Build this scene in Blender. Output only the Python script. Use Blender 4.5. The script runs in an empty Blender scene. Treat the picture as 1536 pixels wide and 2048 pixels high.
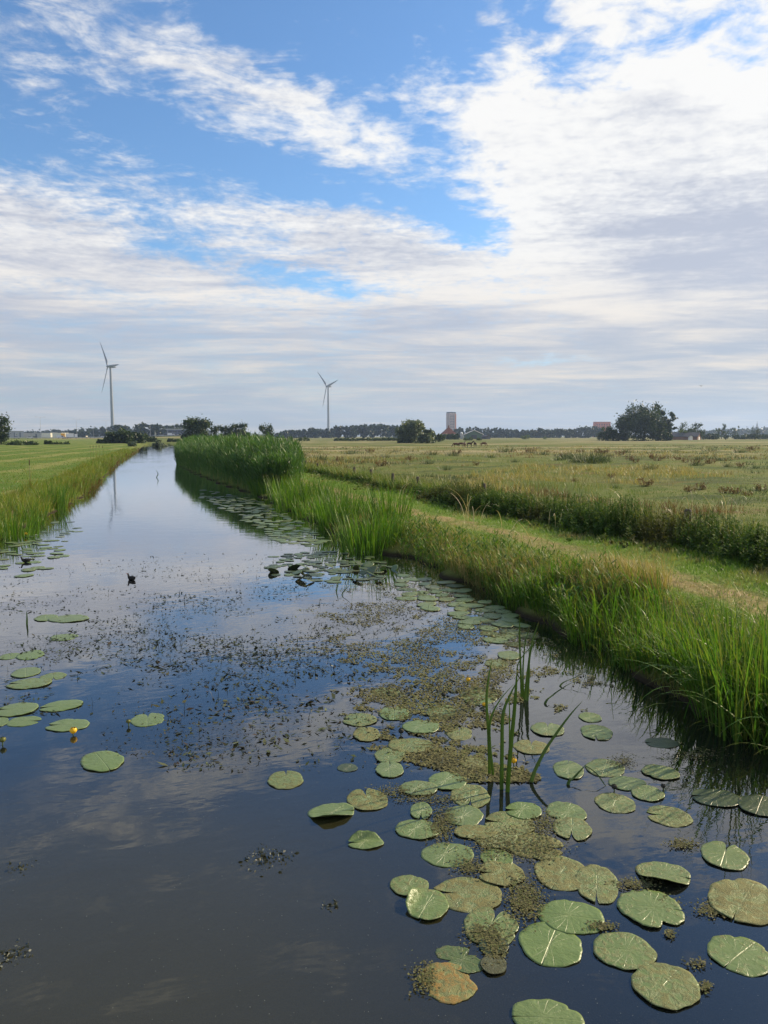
import bpy, math, random, os
import numpy as np
from mathutils import Vector, Matrix

rng = np.random.default_rng(11)
random.seed(5)
SC = bpy.context.scene
COL = SC.collection
PI = math.pi
R = math.radians

# ------------------------------------------------------------------ camera
F = 1479.0                     # focal length, in pixels of a 1536 x 2048 frame
CAM_H = 2.6                    # eye height above the water
PITCH = math.atan(152 / F)
YAW = R(17.2)                  # the canal runs along +Y, the camera looks 17 degrees to its right
cam_d = bpy.data.cameras.new('camera')
cam = bpy.data.objects.new('camera', cam_d)
COL.objects.link(cam)
cam.location = (0, 0, CAM_H)
cam.rotation_euler = (PI / 2 - PITCH, 0, -YAW)
cam_d.sensor_fit = 'VERTICAL'
cam_d.sensor_height = 24.0
cam_d.sensor_width = 18.0
cam_d.lens = 24.0 * F / 2048
cam_d.clip_start = 0.05
cam_d.clip_end = 20000
SC.camera = cam
SC.render.resolution_x, SC.render.resolution_y = 768, 1024

CP, SP = math.cos(PITCH), math.sin(PITCH)
CY, SY = math.cos(-YAW), math.sin(-YAW)


def view_ray(px, py):
    x = (px - 768) / F
    y = -(py - 1024) / F
    return (x, CP + y * SP, -SP + y * CP)


def ray(px, py):
    d = view_ray(px, py)
    return Vector((d[0] * CY - d[1] * SY, d[0] * SY + d[1] * CY, d[2]))


def at(px, py, z=0.0):
    """point of the horizontal plane z seen at a pixel of the photograph"""
    d = ray(px, py)
    t = (z - CAM_H) / d.z
    return Vector((d.x * t, d.y * t, z))


def far(px, depth, z=0.0):
    """point at a given ground distance straight below/above a pixel column near the horizon"""
    d = ray(px, 872)
    k = depth / math.hypot(d.x, d.y)
    return Vector((d.x * k, d.y * k, z))


def to_px(x, y, z):
    """arrays of world points to pixel coordinates"""
    X = x * CY + y * SY
    Y = -x * SY + y * CY
    Z = z - CAM_H
    dep = Y * CP - Z * SP
    up = Y * SP + Z * CP
    return 768 + F * X / dep, 1024 - F * up / dep


def azel(px, py):
    d = view_ray(px, py)
    return math.degrees(math.atan2(d[0], d[1])), math.degrees(math.atan2(d[2], math.hypot(d[0], d[1])))


# ------------------------------------------------------------------ node helpers
class NT:
    def __init__(self, tree):
        self.t = tree
        tree.nodes.clear()

    def n(self, kind, **kw):
        nd = self.t.nodes.new(kind)
        for k, v in kw.items():
            setattr(nd, k, v)
        return nd

    def put(self, sock, v):
        if hasattr(v, 'is_output') or hasattr(v, 'links'):
            self.t.links.new(v, sock)
        elif isinstance(v, (tuple, list)) and sock.type == 'RGBA' and len(v) == 3:
            sock.default_value = (*v, 1)
        else:
            sock.default_value = v

    def m(self, op, a, b=None, c=None, clamp=False):
        nd = self.n('ShaderNodeMath', operation=op, use_clamp=clamp)
        for i, v in enumerate((a, b, c)):
            if v is not None:
                self.put(nd.inputs[i], v)
        return nd.outputs[0]

    def vm(self, op, a, b=None):
        nd = self.n('ShaderNodeVectorMath', operation=op)
        self.put(nd.inputs[0], a)
        if b is not None:
            if op == 'SCALE':
                self.put(nd.inputs[3], b)
            else:
                self.put(nd.inputs[1], b)
        return nd.outputs['Value'] if op in ('LENGTH', 'DOT_PRODUCT', 'DISTANCE') else nd.outputs[0]

    def mix(self, f, a, b, blend='MIX'):
        nd = self.n('ShaderNodeMix', data_type='RGBA', blend_type=blend, clamp_factor=True)
        self.put(nd.inputs[0], f)
        self.put(nd.inputs[6], a)
        self.put(nd.inputs[7], b)
        return nd.outputs[2]

    def ss(self, v, lo, hi, a=0.0, b=1.0):
        nd = self.n('ShaderNodeMapRange', interpolation_type='SMOOTHSTEP')
        for i, q in enumerate((v, lo, hi, a, b)):
            self.put(nd.inputs[i], q)
        return nd.outputs[0]

    def lin(self, v, lo, hi, a=0.0, b=1.0):
        nd = self.n('ShaderNodeMapRange')
        for i, q in enumerate((v, lo, hi, a, b)):
            self.put(nd.inputs[i], q)
        return nd.outputs[0]

    def noise(self, vec, scale, detail=4, rough=0.55, dist=0.0, out=0, lac=2.0):
        nd = self.n('ShaderNodeTexNoise')
        if vec is not None:
            self.put(nd.inputs['Vector'], vec)
        nd.inputs['Scale'].default_value = scale
        nd.inputs['Detail'].default_value = detail
        nd.inputs['Roughness'].default_value = rough
        nd.inputs['Lacunarity'].default_value = lac
        nd.inputs['Distortion'].default_value = dist
        return nd.outputs[out]

    def mapping(self, vec, loc=(0, 0, 0), rot=(0, 0, 0), scale=(1, 1, 1), kind='POINT'):
        nd = self.n('ShaderNodeMapping', vector_type=kind)
        self.put(nd.inputs[0], vec)
        nd.inputs['Location'].default_value = loc
        nd.inputs['Rotation'].default_value = rot
        nd.inputs['Scale'].default_value = scale
        return nd.outputs[0]

    def ramp(self, fac, stops, interp='LINEAR'):
        nd = self.n('ShaderNodeValToRGB')
        nd.color_ramp.interpolation = interp
        el = nd.color_ramp.elements
        while len(el) < len(stops):
            el.new(0.5)
        for e, (p, c) in zip(el, stops):
            e.position = p
            e.color = (*c, 1)
        self.put(nd.inputs[0], fac)
        return nd.outputs[0]

    def attr(self, name, kind='GEOMETRY'):
        nd = self.n('ShaderNodeAttribute', attribute_type=kind, attribute_name=name)
        return nd.outputs['Fac']


SUN_AZ = YAW + R(60)           # clockwise from +Y
SUN_EL = R(29)
# ------------------------------------------------------------------ sky
def build_sky():
    w = bpy.data.worlds.new('World')
    SC.world = w
    w.use_nodes = True
    w.cycles.sampling_method = 'MANUAL'
    w.cycles.sample_map_resolution = 256
    T = NT(w.node_tree)
    out = T.n('ShaderNodeOutputWorld')
    bg = T.n('ShaderNodeBackground')
    bg.inputs[1].default_value = 0.1
    T.t.links.new(bg.outputs[0], out.inputs[0])
    sky = T.n('ShaderNodeTexSky', sky_type='NISHITA')
    sky.sun_disc = False
    sky.sun_elevation = SUN_EL
    sky.sun_rotation = SUN_AZ
    sky.altitude = 0
    sky.air_density = 1.1
    sky.dust_density = 0.5
    sky.ozone_density = 1.6
    d0 = T.n('ShaderNodeTexCoord').outputs['Generated']
    d = T.mapping(d0, rot=(0, 0, YAW))               # y = the heading of the view
    s = T.n('ShaderNodeSeparateXYZ')
    T.put(s.inputs[0], d)
    x, y, z = s.outputs
    a = T.m('DEGREES', T.m('ARCTAN2', x, y))
    e = T.m('DEGREES', T.m('ARCSINE', z))
    zz = T.m('ADD', T.m('MAXIMUM', z, 0.0), 0.07)
    cb = T.n('ShaderNodeCombineXYZ')
    T.put(cb.inputs[0], T.m('DIVIDE', x, zz))
    T.put(cb.inputs[1], T.m('DIVIDE', y, zz))
    P = cb.outputs[0]
    cb2 = T.n('ShaderNodeCombineXYZ')
    T.put(cb2.inputs[0], a)
    T.put(cb2.inputs[1], e)
    AE = cb2.outputs[0]
    # the layout of the clouds is bent by a slow noise so that no edge is a plain curve
    wn = T.noise(T.mapping(AE, scale=(0.09, 0.16, 1)), 1.0, 5, 0.6, out=1)
    warp = T.vm('SCALE', T.vm('SUBTRACT', wn, (0.5, 0.5, 0.5)), 5.0)
    W = T.vm('ADD', AE, T.vm('MULTIPLY', warp, (1.5, 1.0, 0)))

    def blob(px, py, rx, ry, rot=0.0, soft=0.0, wt=1.0):
        c = azel(px, py)
        v = T.mapping(W, loc=(c[0], c[1], 0), rot=(0, 0, R(rot)), scale=(rx / 26, ry / 26, 1), kind='TEXTURE')
        return T.ss(T.vm('LENGTH', v), soft, 1.0, wt, 0.0)

    def total(L):
        acc = L[0]
        for q in L[1:]:
            acc = T.m('ADD', acc, q)
        return acc

    # ---- textures on the cloud layer
    puff = T.noise(P, 8.0, 5, 0.60, 0.35)
    puff2 = T.noise(T.mapping(P, loc=(3, 7, 1)), 22.0, 3, 0.6, 0.2)
    big = T.noise(T.mapping(P, rot=(0, 0, R(-28)), scale=(0.75, 1.9, 1)), 2.0, 5, 0.6, 0.8)
    strk = T.noise(T.mapping(AE, rot=(0, 0, R(3)), scale=(0.05, 0.62, 1)), 1.0, 5, 0.62, 0.7)
    cirr = T.noise(T.mapping(AE, rot=(0, 0, R(14)), scale=(0.13, 0.50, 1)), 1.0, 6, 0.68, 0.9)

    # ---- cover
    low = T.ss(e, 19.0, 12.0, 0.0, 1.0)
    c = azel(915, 325)
    edge = T.mapping(W, loc=(c[0], c[1], 0), rot=(0, 0, R(-49)), kind='TEXTURE')
    se = T.n('ShaderNodeSeparateXYZ')
    T.put(se.inputs[0], edge)
    right = T.ss(se.outputs[1], -2.2, 3.6)               # right of the diagonal edge
    ctop = azel(1150, 180)
    tp = T.mapping(W, loc=(ctop[0], ctop[1], 0), rot=(0, 0, R(-1)), kind='TEXTURE')
    st = T.n('ShaderNodeSeparateXYZ')
    T.put(st.inputs[0], tp)
    under = T.ss(st.outputs[1], 2.2, -1.8)
    mass = T.m('MULTIPLY', right, under)
    back = T.ss(T.m('ABSOLUTE', a), 45.0, 75.0, 0.0, 0.55)
    cover = total([
        T.m('MULTIPLY', low, 0.95), T.m('MULTIPLY', mass, 1.25), back,
        blob(1480, 20, 480, 150, 0, 0.2, 0.50),
        blob(1090, 80, 330, 120, 0, 0.2, 0.33),
        blob(1536, 150, 330, 80, 0, 0.3, 0.18),
        blob(480, 215, 450, 105, -15, 0.0, 0.50),
        blob(720, 275, 260, 80, -22, 0.1, 0.55),
        blob(40, 130, 190, 60, -15, 0.0, 0.36),
        blob(450, 130, 340, 75, -18, 0.0, 0.56),
        blob(120, 30, 330, 80, -10, 0.0, 0.40),
        blob(-30, 370, 470, 120, -14, 0.0, 0.54),
        blob(470, 410, 480, 70, -9, 0.0, 0.40),
        blob(700, 480, 330, 60, -10, 0.1, 0.40),
        blob(60, 510, 460, 50, -4, 0.2, 0.34),
        blob(350, 480, 270, 46, -6, 0.0, -0.66),
        blob(620, 562, 260, 32, -5, 0.0, -0.80),
        blob(850, 400, 260, 45, -22, 0.1, -0.40),
        blob(950, 465, 130, 40, -25, 0.2, -0.40),
        blob(1070, 728, 230, 11, 0, 0.0, -0.25),
        blob(740, 60, 260, 90, -10, 0.2, -0.15),
        blob(560, 345, 330, 36, -14, 0.1, -0.28),
        # above the frame, seen only mirrored in the water
        blob(1250, -120, 420, 130, -8, 0.1, 0.40),
        blob(640, -420, 170, 40, 30, 0.0, 0.34),
    ])
    cir_amt = T.ss(a, 2.0, -8.0, 0.7, 2.4)
    pf_amt = T.m('ADD', T.ss(a, -14.0, -4.0, 0.8, 1.75), T.m('MULTIPLY', T.ss(a, 0.0, 8.0), T.ss(e, 22.0, 26.0, 0.0, 0.9)))
    texm = T.m('ADD', T.m('MULTIPLY', T.m('SUBTRACT', puff, 0.5), pf_amt),
               T.m('ADD', T.m('MULTIPLY', T.m('SUBTRACT', puff2, 0.5), 0.8),
                   T.m('MULTIPLY', T.m('SUBTRACT', cirr, 0.5), cir_amt)))
    tex_amt = T.ss(e, 6.0, 14.0, 0.3, 1.0)
    tex2 = T.m('ADD', T.m('MULTIPLY', texm, tex_amt), T.m('MULTIPLY', T.m('SUBTRACT', big, 0.5), 0.6))
    alpha = T.ss(T.m('ADD', cover, tex2), 0.08, T.ss(a, -6.0, 4.0, 1.16, 1.0))
    # ---- light on the clouds
    glow = total([blob(1470, 170, 600, 150, -5, 0.0, 0.36), blob(950, 240, 420, 170, -25, 0.0, 0.34), blob(1060, 470, 330, 150, 0, 0.0, 0.34),
                  blob(700, 270, 300, 110, -20, 0.0, 0.24), blob(1450, 20, 500, 120, 0, 0.2, 0.26),
                  blob(1360, 470, 420, 100, -8, 0.1, -0.42), blob(1150, 390, 200, 50, -20, 0.1, -0.12), blob(1500, 580, 330, 60, 0, 0.1, -0.10), blob(1340, 220, 130, 45, -20, 0.0, -0.3),
                  blob(300, 575, 620, 60, -3, 0.0, 0.34), blob(980, 590, 560, 75, -3, 0.0, 0.34), blob(1250, 640, 420, 60, -3, 0.0, 0.16),
                  blob(250, 660, 520, 50, 0, 0.0, -0.12), blob(1150, 745, 420, 40, 0, 0.0, 0.26), blob(1350, 620, 300, 50, 0, 0.0, 0.15)])
    high = T.ss(e, 4.0, 20.0, 0.04, 0.34)
    cen = lambda q: T.m('SUBTRACT', q, 0.5)
    bm = T.m('ADD', T.m('MULTIPLY', cen(strk), T.ss(e, 9.0, 19.0, 1.9, 0.7)), T.m('MULTIPLY', cen(big), 1.0))
    bm = T.m('ADD', bm, T.m('MULTIPLY', cen(T.m('ADD', T.m('MULTIPLY', puff, 0.5), T.m('MULTIPLY', puff2, 0.5))), T.ss(e, 8.0, 16.0, 0.3, 1.5)))
    B = T.m('ADD', T.m('ADD', glow, high), T.m('ADD', bm, 0.25))
    warm = T.ss(e, 3.0, 16.0, 1.0, 0.0)
    lit = T.mix(warm, (6.9, 6.8, 6.6), (6.3, 5.5, 4.6))
    shade = T.mix(T.ss(e, 0.0, 12.0), (3.05, 3.42, 3.9), (3.6, 3.82, 4.5))
    cl = T.mix(T.ss(B, 0.0, 1.0), shade, lit)
    blue = T.mix(1.0, sky.outputs[0], SKY_TINT, 'MULTIPLY')
    col = T.mix(T.m('MULTIPLY', alpha, 0.97), blue, cl)
    T.put(bg.inputs[0], col)


SKY_TINT = (0.66, 0.92, 1.16)
build_sky()
sun_d = bpy.data.lights.new('sun', 'SUN')
sun_d.energy = 5.0
sun_d.angle = R(0.8)
sun_d.color = (1.0, 0.82, 0.56)
sun = bpy.data.objects.new('sun', sun_d)
COL.objects.link(sun)
sun.location = (0, 0, 60)
sd = Vector((math.sin(SUN_AZ) * math.cos(SUN_EL), math.cos(SUN_AZ) * math.cos(SUN_EL), math.sin(SUN_EL)))
sun.rotation_euler = sd.to_track_quat('Z', 'Y').to_euler()
SC.view_settings.view_transform = 'Standard'
SC.view_settings.look = 'None'
SC.view_settings.exposure = 0.55
SC.view_settings.gamma = 1
cy = SC.cycles
cy.use_denoising = True
cy.max_bounces = 6
cy.diffuse_bounces = 3
cy.glossy_bounces = 3
cy.transmission_bounces = 4
cy.transparent_max_bounces = 8
cy.volume_bounces = 0
cy.sample_clamp_indirect = 6
# ------------------------------------------------------------------ object helpers
def tag(o, label=None, cat=None, group=None, kind=None):
    if label: o['label'] = label
    if cat: o['category'] = cat
    if group: o['group'] = group
    if kind: o['kind'] = kind
    return o


def link(name, data, parent=None, loc=None, rz=None, scale=None):
    o = bpy.data.objects.new(name, data)
    COL.objects.link(o)
    if parent is not None: o.parent = parent
    if loc is not None: o.location = loc
    if rz is not None: o.rotation_euler = (0, 0, rz)
    if scale is not None: o.scale = (scale, scale, scale) if isinstance(scale, (int, float)) else scale
    return o


def thing(name, label, cat, loc=(0, 0, 0), rz=0.0, group=None, scale=None):
    return tag(link(name, None, None, loc, rz, scale), label, cat, group)


def copy_tree(o, parent=None):
    c = o.copy()
    COL.objects.link(c)
    c.parent = parent
    for ch in list(o.children):
        copy_tree(ch, c)
    return c


def mesh_np(name, V, Q, mats=None, attrs=None, smooth=False, tri=False, midx=None):
    """mesh from numpy arrays: V (n,3), Q (m,4) or (m,3)"""
    V = np.asarray(V, dtype=np.float32)
    Q = np.asarray(Q, dtype=np.int32)
    k = Q.shape[1]
    me = bpy.data.meshes.new(name)
    me.vertices.add(len(V))
    me.vertices.foreach_set('co', V.ravel())
    me.loops.add(Q.size)
    me.loops.foreach_set('vertex_index', Q.ravel())
    me.polygons.add(len(Q))
    me.polygons.foreach_set('loop_start', np.arange(0, Q.size, k, dtype=np.int32))
    if midx is not None:
        me.polygons.foreach_set('material_index', np.asarray(midx, dtype=np.int32))
    me.polygons.foreach_set('use_smooth', np.full(len(Q), smooth, dtype=bool))
    for an, av in (attrs or {}).items():
        at_ = me.attributes.new(an, 'FLOAT', 'POINT')
        at_.data.foreach_set('value', np.asarray(av, dtype=np.float32))
    if mats is not None:
        for m in (mats if isinstance(mats, (list, tuple)) else [mats]):
            me.materials.append(m)
    me.update(calc_edges=True)
    me.validate()
    return me


class MB:
    """collects solid pieces into one mesh"""
    def __init__(self):
        self.v, self.f, self.s = [], [], []

    def add(self, vs, fs, smooth=False):
        b = len(self.v)
        self.v += [tuple(q) for q in vs]
        self.f += [tuple(i + b for i in q) for q in fs]
        self.s += [smooth] * len(fs)

    def box(self, c, s, rz=0.0, taper=1.0):
        x, y, z = s[0] / 2, s[1] / 2, s[2] / 2
        P = []
        for dz, k in ((-z, 1.0), (z, taper)):
            for dx, dy in ((-x, -y), (x, -y), (x, y), (-x, y)):
                dx, dy = dx * k, dy * k
                P.append((c[0] + dx * math.cos(rz) - dy * math.sin(rz), c[1] + dx * math.sin(rz) + dy * math.cos(rz), c[2] + dz))
        self.add(P, [(3, 2, 1, 0), (4, 5, 6, 7), (0, 1, 5, 4), (1, 2, 6, 5), (2, 3, 7, 6), (3, 0, 4, 7)])

    def tube(self, pts, rad, n=8, cap=True):
        pts = [Vector(p) for p in pts]
        if not isinstance(rad, (list, tuple)): rad = [rad] * len(pts)
        P, Fc = [], []
        for i, p in enumerate(pts):
            t = (pts[min(i + 1, len(pts) - 1)] - pts[max(i - 1, 0)]).normalized()
            u = t.cross(Vector((0, 0, 1)) if abs(t.z) < 0.9 else Vector((1, 0, 0))).normalized()
            w = t.cross(u)
            for k in range(n):
                a = 2 * PI * k / n
                P.append(p + (u * math.cos(a) + w * math.sin(a)) * rad[i])
        for i in range(len(pts) - 1):
            for k in range(n):
                Fc.append((i * n + k, i * n + (k + 1) % n, (i + 1) * n + (k + 1) % n, (i + 1) * n + k))
        self.add(P, Fc, True)
        if cap:
            self.add(P[:n], [tuple(range(n))])
            self.add(P[-n:], [tuple(reversed(range(n)))])

    def build(self, name, mat, parent=None, loc=None, rz=None):
        me = self.data(name, mat)
        return link(name, me, parent, loc, rz)

    def data(self, name, mat):
        me = bpy.data.meshes.new(name)
        me.from_pydata(self.v, [], self.f)
        me.polygons.foreach_set('use_smooth', self.s)
        me.materials.append(mat)
        me.update()
        return me


def skin_mesh(name, verts, edges, radii, mat, root=0, sub=2):
    me = bpy.data.meshes.new('skin_tmp')
    me.from_pydata(verts, edges, [])
    o = bpy.data.objects.new('skin_tmp', me)
    COL.objects.link(o)
    o.modifiers.new('s', 'SKIN')
    for i, r in enumerate(radii):
        v = me.skin_vertices[0].data[i]
        v.radius = (r, r) if isinstance(r, (int, float)) else r
        v.use_root = (i == root)
    o.modifiers.new('d', 'SUBSURF').levels = sub
    dg = bpy.context.evaluated_depsgraph_get()
    dg.update()
    nm = bpy.data.meshes.new_from_object(o.evaluated_get(dg))
    nm.name = name
    bpy.data.objects.remove(o)
    nm.materials.clear()
    nm.materials.append(mat)
    nm.polygons.foreach_set('use_smooth', [True] * len(nm.polygons))
    return nm


# ------------------------------------------------------------------ materials
def new_mat(name):
    m = bpy.data.materials.new(name)
    m.use_nodes = True
    T = NT(m.node_tree)
    o = T.n('ShaderNodeOutputMaterial')
    return m, T, o


def plain(name, col, rough=0.6, var=0.15, scale=3.0, spec=0.3, metal=0.0):
    """a painted or raw surface with a little wear"""
    m, T, o = new_mat(name)
    p = T.n('ShaderNodeBsdfPrincipled')
    tc = T.n('ShaderNodeTexCoord').outputs['Object']
    nz = T.noise(tc, scale, 5, 0.6)
    k = T.lin(nz, 0.3, 0.7, 1 - var, 1 + var)
    c = T.vm('SCALE', col, k)
    T.put(p.inputs['Base Color'], c)
    p.inputs['Roughness'].default_value = rough
    p.inputs['Specular IOR Level'].default_value = spec
    p.inputs['Metallic'].default_value = metal
    T.t.links.new(p.outputs[0], o.inputs[0])
    return m


def leafy(name, cols, tip=None, tip_at=0.8, trans=0.35, rough=0.45, spec=0.3, patch=None, patch_scale=0.35):
    """leaf material: colour by the leaf's own random number, faded tips, light passing through.
    patch: second colour mixed in by a slow noise over the ground (dry patches, other species)"""
    m, T, o = new_mat(name)
    r = T.attr('rnd')
    n = len(cols)
    c = T.ramp(r, [(i / max(n - 1, 1), q) for i, q in enumerate(cols)])
    if patch is not None:
        geo = T.n('ShaderNodeNewGeometry').outputs['Position']
        nz = T.noise(T.mapping(geo, scale=(1, 1, 0.2)), patch_scale, 3, 0.6)
        c = T.mix(T.ss(nz, 0.47, 0.62, 0.0, 0.85), c, patch)
    if tip is not None:
        c = T.mix(T.ss(T.attr('t'), tip_at, 1.0, 0.0, 0.9), c, tip)
    p = T.n('ShaderNodeBsdfPrincipled')
    T.put(p.inputs['Base Color'], c)
    p.inputs['Roughness'].default_value = rough
    p.inputs['Specular IOR Level'].default_value = spec
    tr = T.n('ShaderNodeBsdfTranslucent')
    T.put(tr.inputs[0], T.vm('MULTIPLY', c, (1.25, 1.25, 0.7)))
    mx = T.n('ShaderNodeMixShader')
    mx.inputs[0].default_value = trans
    T.t.links.new(p.outputs[0], mx.inputs[1])
    T.t.links.new(tr.outputs[0], mx.inputs[2])
    T.t.links.new(mx.outputs[0], o.inputs[0])
    return m


# ------------------------------------------------------------------ leaf geometry
def blades(base, h, w, az, lean, curve, seg=4, rnd=None, prof='blade', twist=None):
    """arching strips. lean: angle from the vertical at the foot, curve: extra angle at the tip"""
    base = np.asarray(base, float)
    n = len(base)
    h, w, az, lean, curve = [np.broadcast_to(np.asarray(q, float), (n,)) for q in (h, w, az, lean, curve)]
    s = np.linspace(0, 1, seg + 1)
    th = lean[:, None] + curve[:, None] * s[None, :] ** 1.6
    ds = h[:, None] / seg
    mid = 0.5 * (th[:, 1:] + th[:, :-1])
    zc = np.concatenate([np.zeros((n, 1)), np.cumsum(np.cos(mid) * ds, 1)], 1)
    rc = np.concatenate([np.zeros((n, 1)), np.cumsum(np.sin(mid) * ds, 1)], 1)
    cx, sx = np.cos(az)[:, None], np.sin(az)[:, None]
    C = np.stack([base[:, 0:1] + rc * cx, base[:, 1:2] + rc * sx, base[:, 2:3] + zc], -1)
    if prof == 'blade':
        wp = np.minimum(1, 0.75 + s) * (1 - s) ** 0.55
    elif prof == 'leaf':
        wp = np.sin(PI * np.clip(s * 0.92 + 0.06, 0, 1)) ** 0.8
    else:
        wp = np.full(seg + 1, 1.0)
    wp = np.maximum(wp, 0.06)
    tw = rng.uniform(-0.9, 0.9, n) if twist is None else np.broadcast_to(twist, (n,))
    wa = az + PI / 2 + tw
    wd = np.stack([np.cos(wa), np.sin(wa), np.zeros(n)], -1)
    off = wd[:, None, :] * (wp[None, :, None] * w[:, None, None] * 0.5)
    V = np.stack([C - off, C + off], 2).reshape(-1, 3)
    k = (seg + 1) * 2
    i0 = (np.arange(n) * k)[:, None] + (np.arange(seg) * 2)[None, :]
    Q = np.stack([i0, i0 + 1, i0 + 3, i0 + 2], -1).reshape(-1, 4)
    t = np.repeat(np.tile(s, n), 2)
    rn = rng.random(n) if rnd is None else rnd
    return V, Q, np.repeat(rn, k), t


def join(parts):
    V, Q, r, t, b = [], [], [], [], 0
    for v, q, rr, tt in parts:
        V.append(v); Q.append(q + b); r.append(rr); t.append(tt)
        b += len(v)
    return np.concatenate(V), np.concatenate(Q), np.concatenate(r), np.concatenate(t)


def blade_mesh(name, parts, mat):
    V, Q, r, t = join(parts)
    return mesh_np(name, V, Q, mat, {'rnd': r, 't': t}, smooth=True)


def leaf_quads(C, size, rnd=None, flat=0.0):
    """scattered small leaves (pointed four-sided faces) at the points C"""
    n = len(C)
    size = np.broadcast_to(np.asarray(size, float), (n,))
    u = rng.normal(size=(n, 3))
    if flat: u[:, 2] *= (1 - flat)
    u /= np.linalg.norm(u, axis=1)[:, None]
    w = np.cross(u, rng.normal(size=(n, 3)))
    w /= np.linalg.norm(w, axis=1)[:, None] + 1e-9
    s = size[:, None]
    V = np.stack([C - u * s * 0.6, C + w * s * 0.32, C + u * s * 0.6, C - w * s * 0.32], 1).reshape(-1, 3)
    Q = np.arange(4 * n).reshape(n, 4)
    rn = rng.random(n) if rnd is None else rnd
    return V, Q, np.repeat(rn, 4), np.tile([0.0, 0.5, 0.5, 0.5], n)
# ------------------------------------------------------------------ the lie of the land
RW = np.array([[-9, 4.6], [2, 4.8], [4.7, 4.85], [6.2, 4.85], [9.5, 5.1], [12.3, 5.15], [15.7, 4.85], [19, 4.5], [26, 4.5], [33, 4.2], [42, 3.3],
               [55, 2.5], [68, 2.0], [78, 2.3], [95, 3.4], [140, 4.4], [192, 4.4], [230, 4.3], [400, 4.3]])
LW = np.array([[-9, -4.2], [10, -4.2], [19.5, -3.9], [22.4, -3.7], [26.5, -3.4], [36.5, -2.9], [50, -3.1], [77, -3.4], [120, -2.9], [194, -2.5], [230, -2.4], [400, -2.4]])


def xr(y): return np.interp(y, RW[:, 0], RW[:, 1])
def xl(y): return np.interp(y, LW[:, 0], LW[:, 1])
def sstep(v, a, b):
    t = np.clip((v - a) / (b - a), 0, 1)
    return t * t * (3 - 2 * t)


END_Y = 222.0


def wob(x, y):
    return (np.sin(x * 0.9 + np.sin(y * 0.31) * 1.7) * np.sin(y * 0.57 + 1.3) + 0.6 * np.sin(x * 2.1 + 2) * np.sin(y * 1.7 + np.sin(x * 0.7)))


def gz(x, y):
    """height of the ground"""
    x = np.asarray(x, float); y = np.asarray(y, float)
    jag = 0.16 * np.sin(y * 1.9) + 0.12 * np.sin(y * 4.3 + 1)
    dr = x - (xr(np.clip(y, -9, 400)) + jag + 0.15)
    dl = (xl(np.clip(y, -9, 400)) + 0.6 * jag - 0.1) - x
    d = np.maximum(np.maximum(dr, dl), (y - END_Y) * 1.0)
    land = -0.9 + 1.0 * sstep(d, -0.9, 0.15) + 0.33 * sstep(d, 0.05, 1.7)
    rough = 0.035 * wob(x, y) * sstep(d, 0.2, 1.5)
    # the pasture on the right lies a little lower and is bumpy
    past = sstep(dr, 5.2, 8.5)
    land = land - 0.13 * past
    rough = rough + past * (0.05 * wob(x * 0.6, y * 0.35) + 0.03 * wob(x * 2.1 + 3, y * 1.3))
    return land + rough


def gzs(x, y): return float(gz(np.array([x]), np.array([y]))[0])


def axis(a, b, fine0, fine1, step, grow):
    L = list(np.arange(fine0, fine1, step))
    s, q = step, fine1
    while q < b:
        L.append(q); s *= grow; q += s
    L.append(b)
    s, q = step, fine0
    while q > a:
        s *= grow; q -= s; L.insert(0, max(q, a))
    return np.array(sorted(set(L)))


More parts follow.
